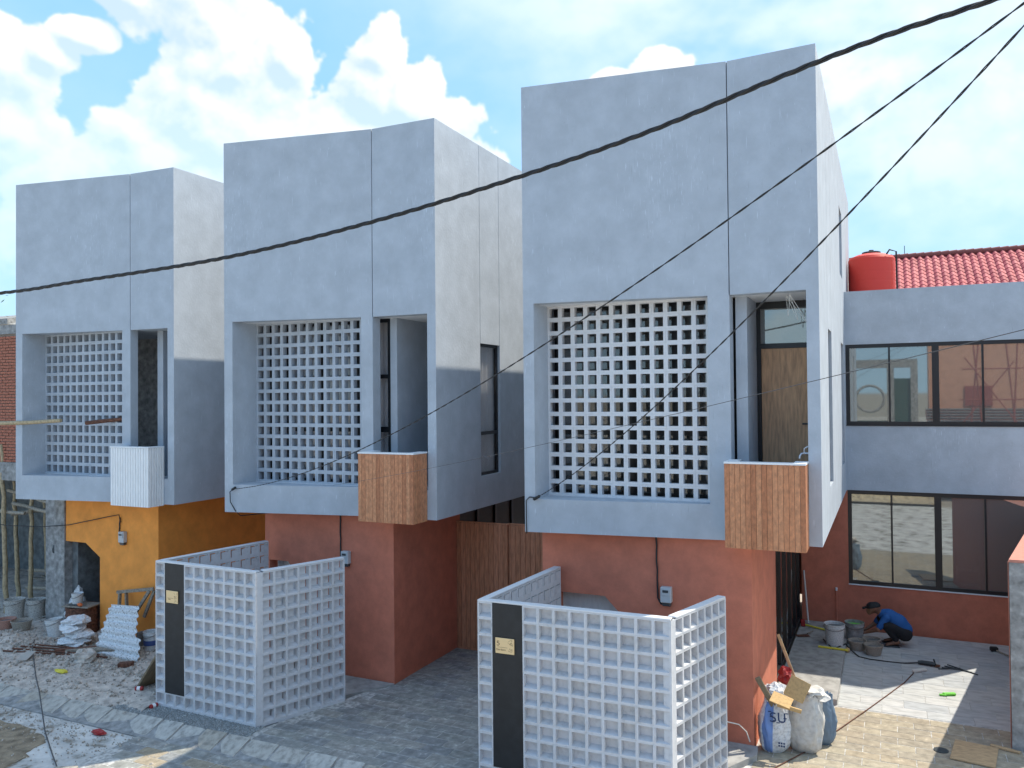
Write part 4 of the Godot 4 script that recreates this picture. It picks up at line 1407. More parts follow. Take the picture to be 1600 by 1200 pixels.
func rod(a: Vector3, c: Vector3, r: float, sides := 7) -> MB:
	var b := MB.new()
	b.tube([a, c], r, sides)
	return b

func plank(c: Vector3, size: Vector3, turn: Vector3, bevel := 0.004) -> MB:
	var b := MB.new()
	b.bevel_box(Transform3D(Basis.from_euler(turn), c), size, bevel)
	return b

func on_lot(u: float, v: float) -> Vector3:
	return P(u, lot_height(u, v) - 0.025, v)

func yard_things() -> void:
	var b: MB
	bucket(on_lot(-16.86, 11.1), 0.2, 0.44, M.bucket_dirty, "tall mortar-crusted bucket full of rubble by the bamboo poles", M.rubble_lump)
	bucket(on_lot(-16.52, 11.35), 0.18, 0.42, M.bucket_dirty, "crusted bucket half hidden behind the taller crusted one")
	bucket(on_lot(-16.7, 11.95), 0.18, 0.4, M.concrete, "dull grey bucket under the scaffold behind a bamboo pole")
	bucket(on_lot(-14.95, 10.67), 0.16, 0.34, M.bucket_white, "clean white bucket standing on the dirt beside the concrete column", null, Vector3(0.05, 0, 0.1))
	basin(on_lot(-16.25, 10.52), 0.19, 0.2, M.basin_red, "reddish mortar basin at the left edge")
	basin(on_lot(-15.91, 10.62), 0.2, 0.2, M.basin, "grey-brown mortar basin beside the reddish one")
	b = MB.new()
	var pts := []
	for k in 22:
		var a := k * 0.42
		pts.append(on_lot(-16.6 + (0.36 - 0.006 * k) * cos(a), 11.5 + 0.2 * sin(a)) + Vector3.UP * (0.02 + 0.004 * k * 0.3))
	b.tube(pts, 0.012, 6)
	lone("hose_coil", b, M.hose, "pale hose coiled on the ground beside the crusted buckets", "hose", on_lot(-16.6, 11.5))
	# concrete column of the orange house is part of that house; drum in the doorway
	var dc := on_lot(-14.62, 11.0)
	var t := thing("rusty_drum", "rusty brown steel drum in the doorway of the orange house", "drum", dc)
	b = MB.new()
	b.lathe([[0.0, 0.0], [0.29, 0.0], [0.3, 0.015], [0.295, 0.16], [0.305, 0.17], [0.305, 0.185], [0.295, 0.195], [0.295, 0.34], [0.305, 0.35], [0.305, 0.365], [0.295, 0.375], [0.295, 0.5], [0.305, 0.505], [0.305, 0.52], [0.285, 0.52], [0.285, 0.505], [0.0, 0.505]], 26, Transform3D(Basis.IDENTITY, dc))
	part(t, "shell", b, M.rust)
	part(t, "plank_lid", plank(dc + Vector3(0.02, 0.535, 0.02), Vector3(0.62, 0.025, 0.4), Vector3(0, 0.2, 0)), M.timber)
	bucket(dc + Vector3(-0.14, 0.548, 0.0), 0.11, 0.2, M.bucket_white, "small white bucket on top of the rusty drum", M.sack_white)
	b = MB.new()
	var pc := dc + Vector3(0.16, 0.548, 0.06)
	b.lathe([[0.0, 0.0], [0.035, 0.0], [0.037, 0.01], [0.037, 0.11], [0.014, 0.15], [0.014, 0.18], [0.0, 0.18]], 14, Transform3D(Basis.IDENTITY, pc))
	lone("plastic_bottle", b, M.glass, "clear plastic bottle on the rusty drum", "bottle", pc)
	t = thing("hand_saw", "orange-handled saw lying on the rusty drum", "saw", dc + Vector3(0.05, 0.548, 0.12))
	part(t, "blade", plank(dc + Vector3(-0.04, 0.556, 0.14), Vector3(0.3, 0.012, 0.07), Vector3(0, 0.15, 0.05), 0.002), M.dark_tool)
	part(t, "handle", crumpled(dc + Vector3(0.14, 0.585, 0.16), Vector3(0.07, 0.035, 0.03), 4, 0.3, 6, 8), M.orange_bit)
	t = thing("white_sack", "knotted white sack standing behind the rusty drum", "sack", on_lot(-15.15, 11.3))
	part(t, "body", crumpled(on_lot(-15.15, 11.3) + Vector3(0, 0.3, 0), Vector3(0.24, 0.36, 0.2), 5, 0.35, 14, 18), M.sack_white)
	part(t, "neck", crumpled(on_lot(-15.15, 11.3) + Vector3(0.02, 0.7, 0), Vector3(0.09, 0.12, 0.07), 6, 0.7, 10, 12), M.sack_white)
	for k in 4:
		b = crumpled(on_lot(-13.98, 10.38) + Vector3(0.05 * sin(k * 2.0), 0.1 + 0.12 * k, 0.04 * cos(k * 3.0)), Vector3(0.33 - 0.035 * k, 0.085, 0.22), 20 + k, 0.45, 12, 20)
		lone("cement_bag", b, M.sack_white, ["crumpled white bag at the bottom of the bag pile", "crumpled white bag second from the bottom of the bag pile", "crumpled white bag third in the bag pile", "topmost crumpled white bag of the bag pile"][k], "bag", on_lot(-13.98, 10.38) + Vector3.UP * 0.12 * k, "pile of crumpled white bags")
	# corrugated sheet: waves run up the sheet
	b = MB.new()
	var A := on_lot(-13.2, 10.16)
	var B := on_lot(-12.18, 10.2)
	var C := P(-12.68, 0.86, 10.72)
	var D := P(-13.42, 0.83, 10.7)
	var rows := 56
	var nrm := (B - A).cross(D - A).normalized()
	var prev := []
	for k in rows + 1:
		var f := float(k) / rows
		var w := 0.028 * sin(f * 7.0 * TAU)
		var l := A.lerp(D, f) + nrm * w
		var rgt := B.lerp(C, f) + nrm * w + (B - A).normalized() * (0.07 if f < 0.42 else -0.03)
		if k > 0:
			b.quad(prev[0], prev[1], rgt, l)
			b.quad(prev[1] - nrm * 0.004, prev[0] - nrm * 0.004, l - nrm * 0.004, rgt - nrm * 0.004)
		prev = [l, rgt]
	lone("corrugated_sheet", b, M.sheet, "white corrugated roofing sheet leaning on the wooden trestle", "roof sheet", A)
	t = thing("wooden_trestle", "grey wooden trestle frame against the orange wall", "trestle", P(-13.2, 0.1, 11.0))
	for q in [[P(-13.6, 0.98, 10.98), P(-12.66, 1.12, 11.02)], [P(-13.55, 0.1, 10.95), P(-13.52, 1.0, 10.98)], [P(-13.4, 0.1, 11.05), P(-13.42, 1.0, 11.04)], [P(-13.2, 0.5, 10.98), P(-12.75, 1.08, 11.0)], [P(-12.95, 0.55, 11.05), P(-12.68, 1.08, 11.05)]]:
		var mid: Vector3 = (q[0] + q[1]) / 2.0
		var x: Vector3 = (q[1] - q[0]).normalized()
		var z := x.cross(Vector3.UP if absf(x.y) < 0.9 else Vector3.BACK).normalized()
		b = MB.new()
		b.bevel_box(Transform3D(Basis(x, z.cross(x), z), mid), Vector3((q[1] - q[0]).length(), 0.06, 0.04), 0.004)
		part(t, "beam", b, M.timber)
	bucket(on_lot(-12.45, 10.78), 0.14, 0.34, M.bucket_white, "white paint bucket with a dark blue band behind the fence corner")
	b = MB.new()
	b.lathe([[0.13, 0.1], [0.1345, 0.1], [0.138, 0.19], [0.13, 0.19]], 22, Transform3D(Basis.IDENTITY, on_lot(-12.45, 10.78)))
	part(get_node("bucket_" + "%03d" % used["bucket"]), "label_band", b, M.paint_blue)
	bucket(on_lot(-12.85, 10.95), 0.12, 0.24, M.concrete, "small grey tin behind the corrugated sheet", M.mortar_mix, Vector3.ZERO, "paint_tin")
	bucket(on_lot(-13.62, 10.72), 0.12, 0.2, M.bucket_white, "short white pot between the bag pile and the corrugated sheet", M.mortar_mix, Vector3.ZERO, "paint_pot")
	for k in 4:
		b = rod(on_lot(-14.75 + 0.1 * k, 9.5 + 0.1 * k) + Vector3.UP * 0.03, on_lot(-12.7 - 0.25 * k, 10.05 + 0.03 * k) + Vector3.UP * 0.04, 0.016)
		lone("steel_rod", b, M.rust, "rusty steel rod lying on the dirt below the bag pile", "rod", on_lot(-13.7, 9.8), "rusty rods on the dirt")
	for k in 3:
		b = plank(on_lot(-13.45 + 0.2 * k, 10.1 + 0.05 * k) + Vector3.UP * 0.06, Vector3(0.9, 0.05, 0.08), Vector3(0.1 * k, 0.6 - 0.12 * k, 0.03))
		lone("timber_offcut", b, M.timber if k else M.rust, ["dark rotten timber offcut by the bags", "grey timber offcut beside the dark one", "grey timber offcut against the corrugated sheet"][k], "timber", on_lot(-13.4, 10.1))
	lone("dirt_clod", crumpled(on_lot(-12.94, 9.78) + Vector3(0, 0.07, 0), Vector3(0.24, 0.13, 0.15), 31, 0.6, 10, 14), M.dirt, "large lump of dirt below the corrugated sheet", "clod", on_lot(-12.94, 9.78))
	lone("dark_brick", plank(on_lot(-12.05, 9.9) + Vector3.UP * 0.05, Vector3(0.24, 0.08, 0.12), Vector3(0, 0.5, 0.05), 0.01), M.rust, "dark brick lying at the foot of the corrugated sheet", "brick", on_lot(-12.05, 9.9))
	lone("tile_offcut", plank(on_lot(-13.99, 9.42) + Vector3.UP * 0.06, Vector3(0.2, 0.02, 0.3), Vector3(0.25, 0.4, 0.1)), M.rubble_lump, "flat beige tile offcut on the dirt next to the rusty rods", "tile", on_lot(-13.99, 9.42))
	lone("yellow_wrapper", crumpled(on_lot(-12.81, 9.24) + Vector3.UP * 0.02, Vector3(0.14, 0.025, 0.06), 33, 0.6), M.yellow, "yellow plastic wrapper lying on the dirt", "litter", on_lot(-12.81, 9.24))
	lone("red_wrapper", crumpled(P(-10.35, -0.07, 8.05), Vector3(0.12, 0.03, 0.06), 34, 0.6), M.red_bit, "red scrap lying in the street by the kerb", "litter", P(-10.19, 0, 7.98))
	for k in 2:
		var c: Vector3 = [on_lot(-10.86, 9.17), P(-10.16, 0.03, 8.84)][k]
		t = thing("drink_can", ["red and white can at the foot of the leaning board", "red and white can lying on the gravel"][k], "can", c)
		b = MB.new()
		b.lathe([[0.0, -0.06], [0.03, -0.06], [0.033, -0.05], [0.033, 0.05], [0.03, 0.06], [0.0, 0.06]], 14, Transform3D(Basis.from_euler(Vector3(0.2, 0.5 + k, PI / 2)), c + Vector3.UP * 0.033))
		part(t, "body", b, M.red_bit)
		b = MB.new()
		b.lathe([[0.0335, -0.02], [0.0335, 0.03]], 14, Transform3D(Basis.from_euler(Vector3(0.2, 0.5 + k, PI / 2)), c + Vector3.UP * 0.033))
		part(t, "label_band", b, M.white_cap)
	# board leaning on the fence
	b = MB.new()
	var q0 := on_lot(-10.98, 9.2)
	var q1 := on_lot(-10.86, 9.85)
	var up := Vector3(0.66, 0.86, 0)
	var th := Vector3(-0.012, 0.009, 0)
	b.hexa([q0, q0 - th * 2, q1 - th * 2, q1, q0 + up, q0 + up - th * 2, q1 + up - th * 2, q1 + up])
	lone("leaning_board", b, M.plywood_dark, "brown board leaning on the left side of the middle fence", "board", q0)
	# long thin line over the dirt with a flat stone at its end
	b = MB.new()
	var line := []
	for q in [[-15.08, 10.36], [-14.32, 9.76], [-13.6, 9.3], [-13.01, 8.93], [-12.3, 8.5], [-11.09, 7.75], [-10.3, 7.3], [-9.72, 6.98]]:
		line.append(P(q[0], (maxf(0.0, lot_height(q[0], q[1])) if q[1] > 8.55 else (0.05 if q[1] > 8.3 else -0.09)) + 0.02, q[1]))
	b.tube(line, 0.009, 6)
	lone("ground_cable", b, M.wire_grey, "thin grey cable running over the dirt and kerb into the street", "cable", P(-11.09, 0, 7.75))
	lone("flat_stone", plank(P(-9.72, -0.07, 7.05), Vector3(0.3, 0.04, 0.13), Vector3(0, 0.5, 0)), M.kerb[1], "flat stone in the street at the end of the thin cable", "stone", P(-9.62, 0, 6.95))
	# bamboo poles poking out of the white-balcony house
	b = MB.new()
	b.tube([P(-16.6, 4.25, 10.15), P(-15.3, 4.28, 10.38), P(-14.57, 4.318, 10.507)], [0.042, 0.04, 0.038], 9)
	lone("bamboo_pole", b, M.bamboo, "bamboo pole sticking in from the left before the block screen", "pole", P(-15.3, 4.25, 10.38))
	b = MB.new()
	b.tube([P(-13.18, 4.35, 10.95), P(-13.6, 4.31, 10.74), P(-13.98, 4.268, 10.6)], [0.036, 0.038, 0.04], 9)
	lone("bamboo_pole", b, M.rust, "short brown pole poking out through the block screen above the white balcony", "pole", P(-13.6, 4.27, 10.74))
	# wire and lamp holder on the concrete column
	b = MB.new()
	b.tube([P(-18.5, 2.1, 11.2), P(-17.19, 2.03, 11.15), P(-15.95, 2.09, 11.1), P(-15.16, 2.17, 11.1), P(-13.9, 2.42, 11.1), P(-13.72, 2.45, 11.12), P(-13.68, 2.3, 11.12)], 0.009, 6)
	lone("slack_wire", b, M.cable, "slack black wire strung from the scaffold across the orange wall", "wire", P(-15.95, 2.09, 11.1))
	t = thing("socket_box", "small black and white socket box hung on the concrete column", "socket", P(-15.7, 1.55, 11.25))
	part(t, "case", crumpled(P(-15.75, 1.62, 11.24), Vector3(0.09, 0.09, 0.05), 41, 0.4, 8, 10), M.dark_tool)
	part(t, "plug", plank(P(-15.66, 1.5, 11.22), Vector3(0.07, 0.26, 0.05), Vector3(0, 0, 0.12)), M.white_wire)

func court_things() -> void:
	var b: MB
	var t: Node3D
	bucket(P(-0.94, 0.105, 15.95), 0.18, 0.38, M.bucket_white, "white bucket crusted with mortar on the plinth by the worker", M.mortar_mix)
	bucket(P(-0.62, 0.022, 16.45), 0.17, 0.4, M.concrete, "grey bucket with green rags behind the white bucket", M.green)
	basin(P(-0.56, 0.022, 16.08), 0.165, 0.17, M.basin, "left one of the three mortar basins before the worker")
	basin(P(-0.33, 0.022, 16.3), 0.16, 0.17, M.basin, "rearmost of the three mortar basins at the worker's knees")
	basin(P(-0.29, 0.022, 15.88), 0.165, 0.18, M.basin, "nearest of the three mortar basins before the worker")
	t = thing("angle_grinder", "dark green angle grinder lying on the pale tiles", "grinder", P(0.55, 0.022, 15.6))
	b = MB.new()
	b.tube([P(0.41, 0.06, 15.6), P(0.48, 0.065, 15.6), P(0.62, 0.065, 15.58), P(0.68, 0.06, 15.57)], [0.028, 0.036, 0.038, 0.03], 10)
	part(t, "body", b, M.dark_tool)
	b = MB.new()
	b.lathe([[0.0, 0.0], [0.055, 0.0], [0.055, 0.006], [0.0, 0.006]], 18, Transform3D(Basis.from_euler(Vector3(0.1, 0, 0.2)), P(0.7, 0.04, 15.57)))
	part(t, "disc", b, M.rust)
	part(t, "side_handle", rod(P(0.68, 0.06, 15.57), P(0.66, 0.1, 15.72), 0.014), M.cable)
	for k in 4:
		b = rod(P(0.72 + 0.05 * k, 0.032, 15.45 + 0.1 * k), P(1.05 + 0.08 * k, 0.032, 15.62 - 0.08 * k), 0.011, 6)
		lone("metal_bar", b, M.dark_tool, "dark metal bar lying on the tiles by the grinder", "bar", P(0.9, 0.022, 15.55), "dark bars by the grinder")
	b = MB.new()
	b.tube([P(0.41, 0.05, 15.6), P(0.2, 0.03, 15.55), P(-0.06, 0.03, 15.53), P(-0.35, 0.03, 15.55), P(-0.52, 0.03, 15.62), P(-0.68, 0.06, 15.9), P(-0.76, 0.115, 16.02), P(-0.95, 0.115, 15.6), P(-1.15, 0.115, 16.17)], 0.011, 6)
	lone("grinder_cord", b, M.cable, "black cord curling from the grinder past the basins", "cord", P(-0.06, 0.022, 15.53))
	t = thing("extension_lead", "pale extension lead with socket strip crossing the sunny courtyard", "cord", P(0.38, 0.022, 15.14))
	part(t, "socket_strip", plank(P(0.42, 0.045, 15.2), Vector3(0.27, 0.04, 0.07), Vector3(0, 0.75, 0), 0.008), M.white_wire)
	b = MB.new()
	b.tube([P(0.33, 0.035, 15.05), P(0.18, 0.032, 14.5), P(-0.01, 0.032, 13.96), P(-0.3, 0.032, 13.15), P(-0.63, 0.032, 12.26), P(-0.98, 0.032, 11.32), P(-1.33, 0.032, 10.6), P(-1.6, 0.032, 9.6), P(-1.6, 0.032, 8.7)], 0.008, 6)
	part(t, "lead", b, M.rust)
	t = thing("green_cutter", "bright green hand cutter lying on the sunlit tiles", "tool", P(0.8, 0.022, 14.19))
	part(t, "body", plank(P(0.8, 0.045, 14.19), Vector3(0.2, 0.04, 0.06), Vector3(0, 0.45, 0), 0.012), M.green)
	part(t, "grip", plank(P(0.71, 0.04, 14.13), Vector3(0.1, 0.025, 0.04), Vector3(0, 0.1, 0), 0.008), M.green)
	lone("plywood_sheet", plank(P(0.955, 0.035, 12.02), Vector3(0.5, 0.018, 0.66), Vector3(0, -0.16, 0), 0.002), M.plywood, "light brown plywood sheet on the paving beside the boundary wall", "plywood", P(0.95, 0.02, 12.0))
	lone("wood_strip", plank(P(1.33, 0.035, 12.33), Vector3(0.34, 0.025, 0.06), Vector3(0, -0.35, 0)), M.plywood, "short strip of wood beside the boundary wall end", "strip", P(1.33, 0.02, 12.33))
	b = MB.new()
	b.lathe([[0.0, 0.0], [0.09, 0.0], [0.09, 0.008], [0.0, 0.01]], 20, Transform3D(Basis.IDENTITY, P(0.57, 0.02, 11.98)))
	lone("drain_cover", b, M.dark_tool, "small round dark drain cover in the sunlit paving", "drain", P(0.57, 0.02, 11.98))
	t = thing("rubber_mallet", "black mallet lying on the tiles near the boundary wall", "mallet", P(1.71, 0.022, 16.9))
	part(t, "head", plank(P(1.68, 0.065, 16.92), Vector3(0.13, 0.08, 0.08), Vector3(0, 0.3, 0), 0.015), M.cable)
	part(t, "handle", rod(P(1.72, 0.05, 16.88), P(1.95, 0.04, 16.55), 0.014), M.timber)
	lone("leaning_batten", rod(P(-1.5, 0.12, 17.2), P(-1.59, 1.12, 17.4), 0.018, 6), M.white_wire, "pale batten leaning in the corner by the sliding door", "batten", P(-1.5, 0.1, 17.2))
	t = thing("pipe_stub", "thin upright pipe with a white cap against the terracotta wall", "pipe", P(-0.98, 0.105, 17.4))
	part(t, "pipe", rod(P(-0.98, 0.105, 17.41), P(-0.98, 0.76, 17.41), 0.014), M.red)
	part(t, "cap", rod(P(-0.98, 0.76, 17.41), P(-0.98, 0.82, 17.41), 0.022), M.white_cap)
	t = thing("club_hammer", "red-headed hammer with a yellow handle on the plinth", "hammer", P(-1.5, 0.105, 16.9))
	part(t, "head", plank(P(-1.58, 0.17, 16.95), Vector3(0.08, 0.13, 0.08), Vector3(0, 0.2, 0.1), 0.01), M.red_bit)
	part(t, "handle", rod(P(-1.55, 0.14, 16.95), P(-1.1, 0.125, 16.75), 0.018), M.yellow)
	t = thing("trowel", "small trowel with a wooden handle lying on the plinth", "trowel", P(-1.5, 0.105, 16.2))
	part(t, "blade", plank(P(-1.52, 0.118, 16.25), Vector3(0.24, 0.006, 0.14), Vector3(0, 0.5, 0), 0.002), M.rust)
	part(t, "handle", rod(P(-1.45, 0.14, 16.35), P(-1.36, 0.15, 16.5), 0.013), M.timber)
	lone("spirit_level", plank(P(-0.95, 0.125, 15.62), Vector3(0.5, 0.03, 0.04), Vector3(0, -0.05, 0)), M.yellow, "yellow spirit level lying on the plinth before the white bucket", "level", P(-0.95, 0.105, 15.62))
	lone("wooden_ball", crumpled(P(-0.72, 0.06, 15.83), Vector3(0.045, 0.045, 0.045), 51, 0.1), M.cardboard, "small tan round lump on the tiles at the plinth edge", "lump", P(-0.72, 0.022, 15.83))
	# rubbish sacks against the terracotta corner
	t = thing("rubbish_sack", "full white woven sack with a blue stripe against the terracotta corner", "sack", P(-1.42, 0.02, 11.12), "rubbish sacks at the house corner")
	sack(t, "bag", P(-1.42, 0.02, 11.12), 0.38, 0.32, 0.66, 0.35, 61, M.sack_white, 0.04)
	var tm := TextMesh.new()
	tm.text = "SU"
	tm.font = SystemFont.new()
	tm.font_size = 40
	tm.pixel_size = 0.0042
	tm.depth = 0.004
	var face := Basis.from_euler(Vector3(-0.12, 0.02, 0.05))
	piece(t, "lettering", tm, M.print_blue, Transform3D(face, P(-1.34, 0.53, 10.925)))
	b = MB.new()
	for k in 7:
		var a := PI * (1.08 + 0.84 * k / 6.0)
		b.obox(Transform3D(face, P(-1.34 + 0.11 * cos(a), 0.56 + 0.16 * sin(a) + 0.06, 10.925 + 0.03 * absf(cos(a)))), Vector3(0.04, 0.012, 0.004))
	for k in 6: b.obox(Transform3D(face, P(-1.33 + 0.03 * (k % 3), 0.2 - 0.035 * (k / 3), 10.93)), Vector3(0.022, 0.022, 0.004))
	part(t, "print", b, M.print_blue)
	t = thing("rubbish_sack", "full pale sack with a slate stripe, nearer the courtyard of the two", "sack", P(-1.06, 0.02, 11.25), "rubbish sacks at the house corner")
	sack(t, "bag", P(-1.06, 0.02, 11.3), 0.46, 0.36, 0.74, -0.1, 62, M.sack_grey, 0.05)
	part(t, "open_mouth", crumpled(P(-0.98, 0.76, 11.32), Vector3(0.2, 0.09, 0.16), 63, 0.8, 10, 16), M.sack_grey)
	t = thing("rubbish_sack", "pale blue sack standing behind the two front sacks", "sack", P(-0.86, 0.02, 11.6), "rubbish sacks at the house corner")
	sack(t, "bag", P(-0.86, 0.02, 11.62), 0.34, 0.28, 0.66, 0.3, 64, M.sack_slate, 0.0)
	t = thing("cardboard_box", "flattened yellow-brown cardboard box stuffed into the sacks", "box", P(-1.25, 0.66, 11.1))
	part(t, "panel", plank(P(-1.12, 0.86, 11.12), Vector3(0.27, 0.27, 0.012), Vector3(-0.5, -0.2, -0.3), 0.002), M.cardboard)
	part(t, "flap", plank(P(-1.3, 0.74, 10.98), Vector3(0.26, 0.012, 0.2), Vector3(0.35, -0.2, -0.25), 0.002), M.cardboard)
	part(t, "flap", plank(P(-1.2, 0.67, 10.93), Vector3(0.3, 0.05, 0.03), Vector3(0, 0.1, -0.2), 0.004), M.cardboard)
	lone("waste_stick", plank(P(-1.5, 0.82, 10.98), Vector3(0.07, 0.42, 0.03), Vector3(0.1, 0.2, 0.5)), M.plywood_dark, "short brown stick poking out of the blue striped sack", "stick", P(-1.5, 0.66, 10.98))
	lone("long_lath", plank(P(-1.28, 1.05, 11.62), Vector3(0.04, 0.75, 0.02), Vector3(0.0, 0.0, 0.35)), M.plywood, "pale lath rising out of the sacks", "lath", P(-1.2, 0.7, 11.6))
	lone("red_wrapping", crumpled(P(-1.3, 0.9, 11.45), Vector3(0.08, 0.12, 0.07), 66, 0.9), M.red_bit, "crumpled red wrapping on top of the sacks", "wrapping", P(-1.3, 0.7, 11.4))
	lone("white_film", crumpled(P(-1.4, 0.74, 11.2), Vector3(0.15, 0.12, 0.12), 67, 0.8, 12, 16), M.sack_white, "crumpled white film in the blue striped sack", "film", P(-1.4, 0.66, 11.2))
	b = MB.new()
	b.tube([P(-1.95, 0.5, 10.6), P(-1.8, 0.44, 10.72), P(-1.72, 0.33, 10.8), P(-1.68, 0.2, 10.82)], 0.008, 6)
	lone("loose_conduit", b, M.white_wire, "bent pale conduit end sticking out past the nearest fence", "conduit", P(-1.8, 0.2, 10.72))

func balcony_tap() -> void:
	var t := thing("garden_tap", "small chrome tap above the teak balcony of the nearest house", "tap", P(-0.93, 3.86, 10.92))
	var b := MB.new()
	b.tube([P(-0.918, 3.94, 10.97), P(-0.98, 3.94, 10.97), P(-1.01, 3.935, 10.96), P(-1.03, 3.9, 10.95), P(-1.03, 3.87, 10.95)], 0.013, 8)
	part(t, "spout", b, M.steel)
	b = MB.new()
	b.tube([P(-0.975, 3.95, 10.97), P(-0.975, 4.0, 10.97)], 0.01, 8)
	b.tube([P(-0.975, 4.0, 10.97), P(-0.93, 4.03, 10.965)], 0.009, 8)
	part(t, "lever", b, M.steel)

# ---------------------------------------------------------------- cables
func sagging(a: Vector3, c: Vector3, sag: float, beyond: float, n := 40) -> Array:
	var pts := []
	for i in n + 1:
		var f := (1.0 + beyond) * i / n
		pts.append(a.lerp(c, f) + Vector3.DOWN * sag * 4.0 * f * (1.0 - f))
	return pts

func strands(path: Array, r: float, off: float, count: int, pitch: float, t: Node3D, m: Material) -> void:
	var cur := Curve3D.new()
	for p in path: cur.add_point(p)
	for i in range(1, path.size() - 1):
		var d: Vector3 = (path[i + 1] - path[i - 1]) / 6.0
		cur.set_point_in(i, -d)
		cur.set_point_out(i, d)
	var len := cur.get_baked_length()
	var n := int(len / (pitch / 7.0))
	for s in count:
		var pts := []
		for i in n + 1:
			var o := len * i / n
			var p := cur.sample_baked(o)
			var d := (cur.sample_baked(minf(o + 0.05, len)) - cur.sample_baked(maxf(o - 0.05, 0.0))).normalized()
			var x := d.cross(Vector3.UP).normalized()
			var y := x.cross(d)
			var a := o / pitch * TAU + TAU * s / count
			pts.append(p + (x * cos(a) + y * sin(a)) * off)
		var b := MB.new()
		b.tube(pts, r, 6)
		part(t, "strand", b, m)

func cables() -> void:
	var main := [P(-10.2, 5.78, 5.0)]
	for q in [[-7.818, 5.754], [-6.716, 5.791], [-4.931, 5.864], [-3.475, 6.014], [-2.24, 6.206], [-1.366, 6.376], [-0.619, 6.57], [0.01, 6.719], [0.543, 6.811], [1.6, 7.0]]:
		main.append(P(q[0], q[1], 5.0))
	var t := thing("overhead_cable", "thick twisted black cable hanging across the whole street", "cable", P(-2.24, 6.206, 5.0))
	strands(main, 0.0088, 0.0092, 3, 0.42, t, M.cable)
	t = thing("service_cable", "thin twisted cable running up from the middle house", "cable", P(-10.134, 3.2, 10.45))
	strands(sagging(P(-10.13, 3.17, 10.47), P(0.551, 6.35, 4.0), 0.45, 0.12), 0.0034, 0.0034, 2, 0.3, t, M.cable)
	var b := MB.new()
	b.tube([P(-10.13, 3.17, 10.47), P(-10.2, 3.12, 10.46), P(-10.19, 2.95, 10.46), P(-10.12, 2.8, 10.5), P(-10.1, 2.7, 10.6), P(-9.7, 2.72, 11.1)], 0.008, 6)
	part(t, "tail", b, M.cable)
	b = MB.new()
	b.tube([P(-10.16, 3.16, 10.475), P(-10.06, 3.2, 10.44)], 0.022, 8)
	part(t, "clamp", b, M.cable)
	t = thing("service_cable", "thin twisted cable running up from the nearest house", "cable", P(-4.531, 3.284, 10.5))
	strands(sagging(P(-4.54, 3.26, 10.54), P(0.55, 6.255, 4.0), 0.21, 0.12), 0.0034, 0.0034, 2, 0.3, t, M.cable)
	b = MB.new()
	b.tube([P(-4.54, 3.26, 10.54), P(-4.64, 3.27, 10.53), P(-4.69, 3.22, 10.52), P(-4.69, 2.9, 10.52), P(-4.69, 2.75, 10.53)], 0.008, 6)
	part(t, "tail", b, M.cable)
	b = MB.new()
	b.tube([P(-4.58, 3.24, 10.545), P(-4.48, 3.29, 10.51)], 0.022, 8)
	part(t, "clamp", b, M.cable)
	b = MB.new()
	b.tube(sagging(P(-8.3, 3.27, 10.8), P(0.529, 4.964, 4.0), 0.06, 0.15), 0.0022, 5)
	lone("thin_wire", b, M.wire_grey, "very thin straight wire crossing before the balconies to the right edge", "wire", P(-8.3, 3.27, 10.8))
	b = MB.new()
	for k in 3:
		var pts := []
		for i in 12:
			var f := i / 11.0
			pts.append(P(-1.18 + 0.12 * k * sin(f * PI) + 0.05 * f, 6.0 - 0.28 * sin(f * PI) * (1.0 + 0.2 * k), 11.1 - 0.1 * f))
		b.tube(pts, 0.0035, 5)
	lone("dangling_wires", b, M.white_wire, "loose white lamp wires dangling from the niche ceiling of the nearest house", "wires", P(-1.15, 5.75, 11.05))

# ---------------------------------------------------------------- the worker
func field(p: Vector3, bones: Array, k: float) -> float:
	var d := 10.0
	for q in bones:
		var a: Vector3 = q[0]
		var ab: Vector3 = q[2] - a
		var t := clampf((p - a).dot(ab) / maxf(ab.length_squared(), 1e-9), 0.0, 1.0)
		var e: float = (p - a - ab * t).length() - lerpf(q[1], q[3], t)
		var h := clampf(0.5 + 0.5 * (d - e) / k, 0.0, 1.0)
		d = lerpf(d, e, h) - k * h * (1.0 - h)
	return d

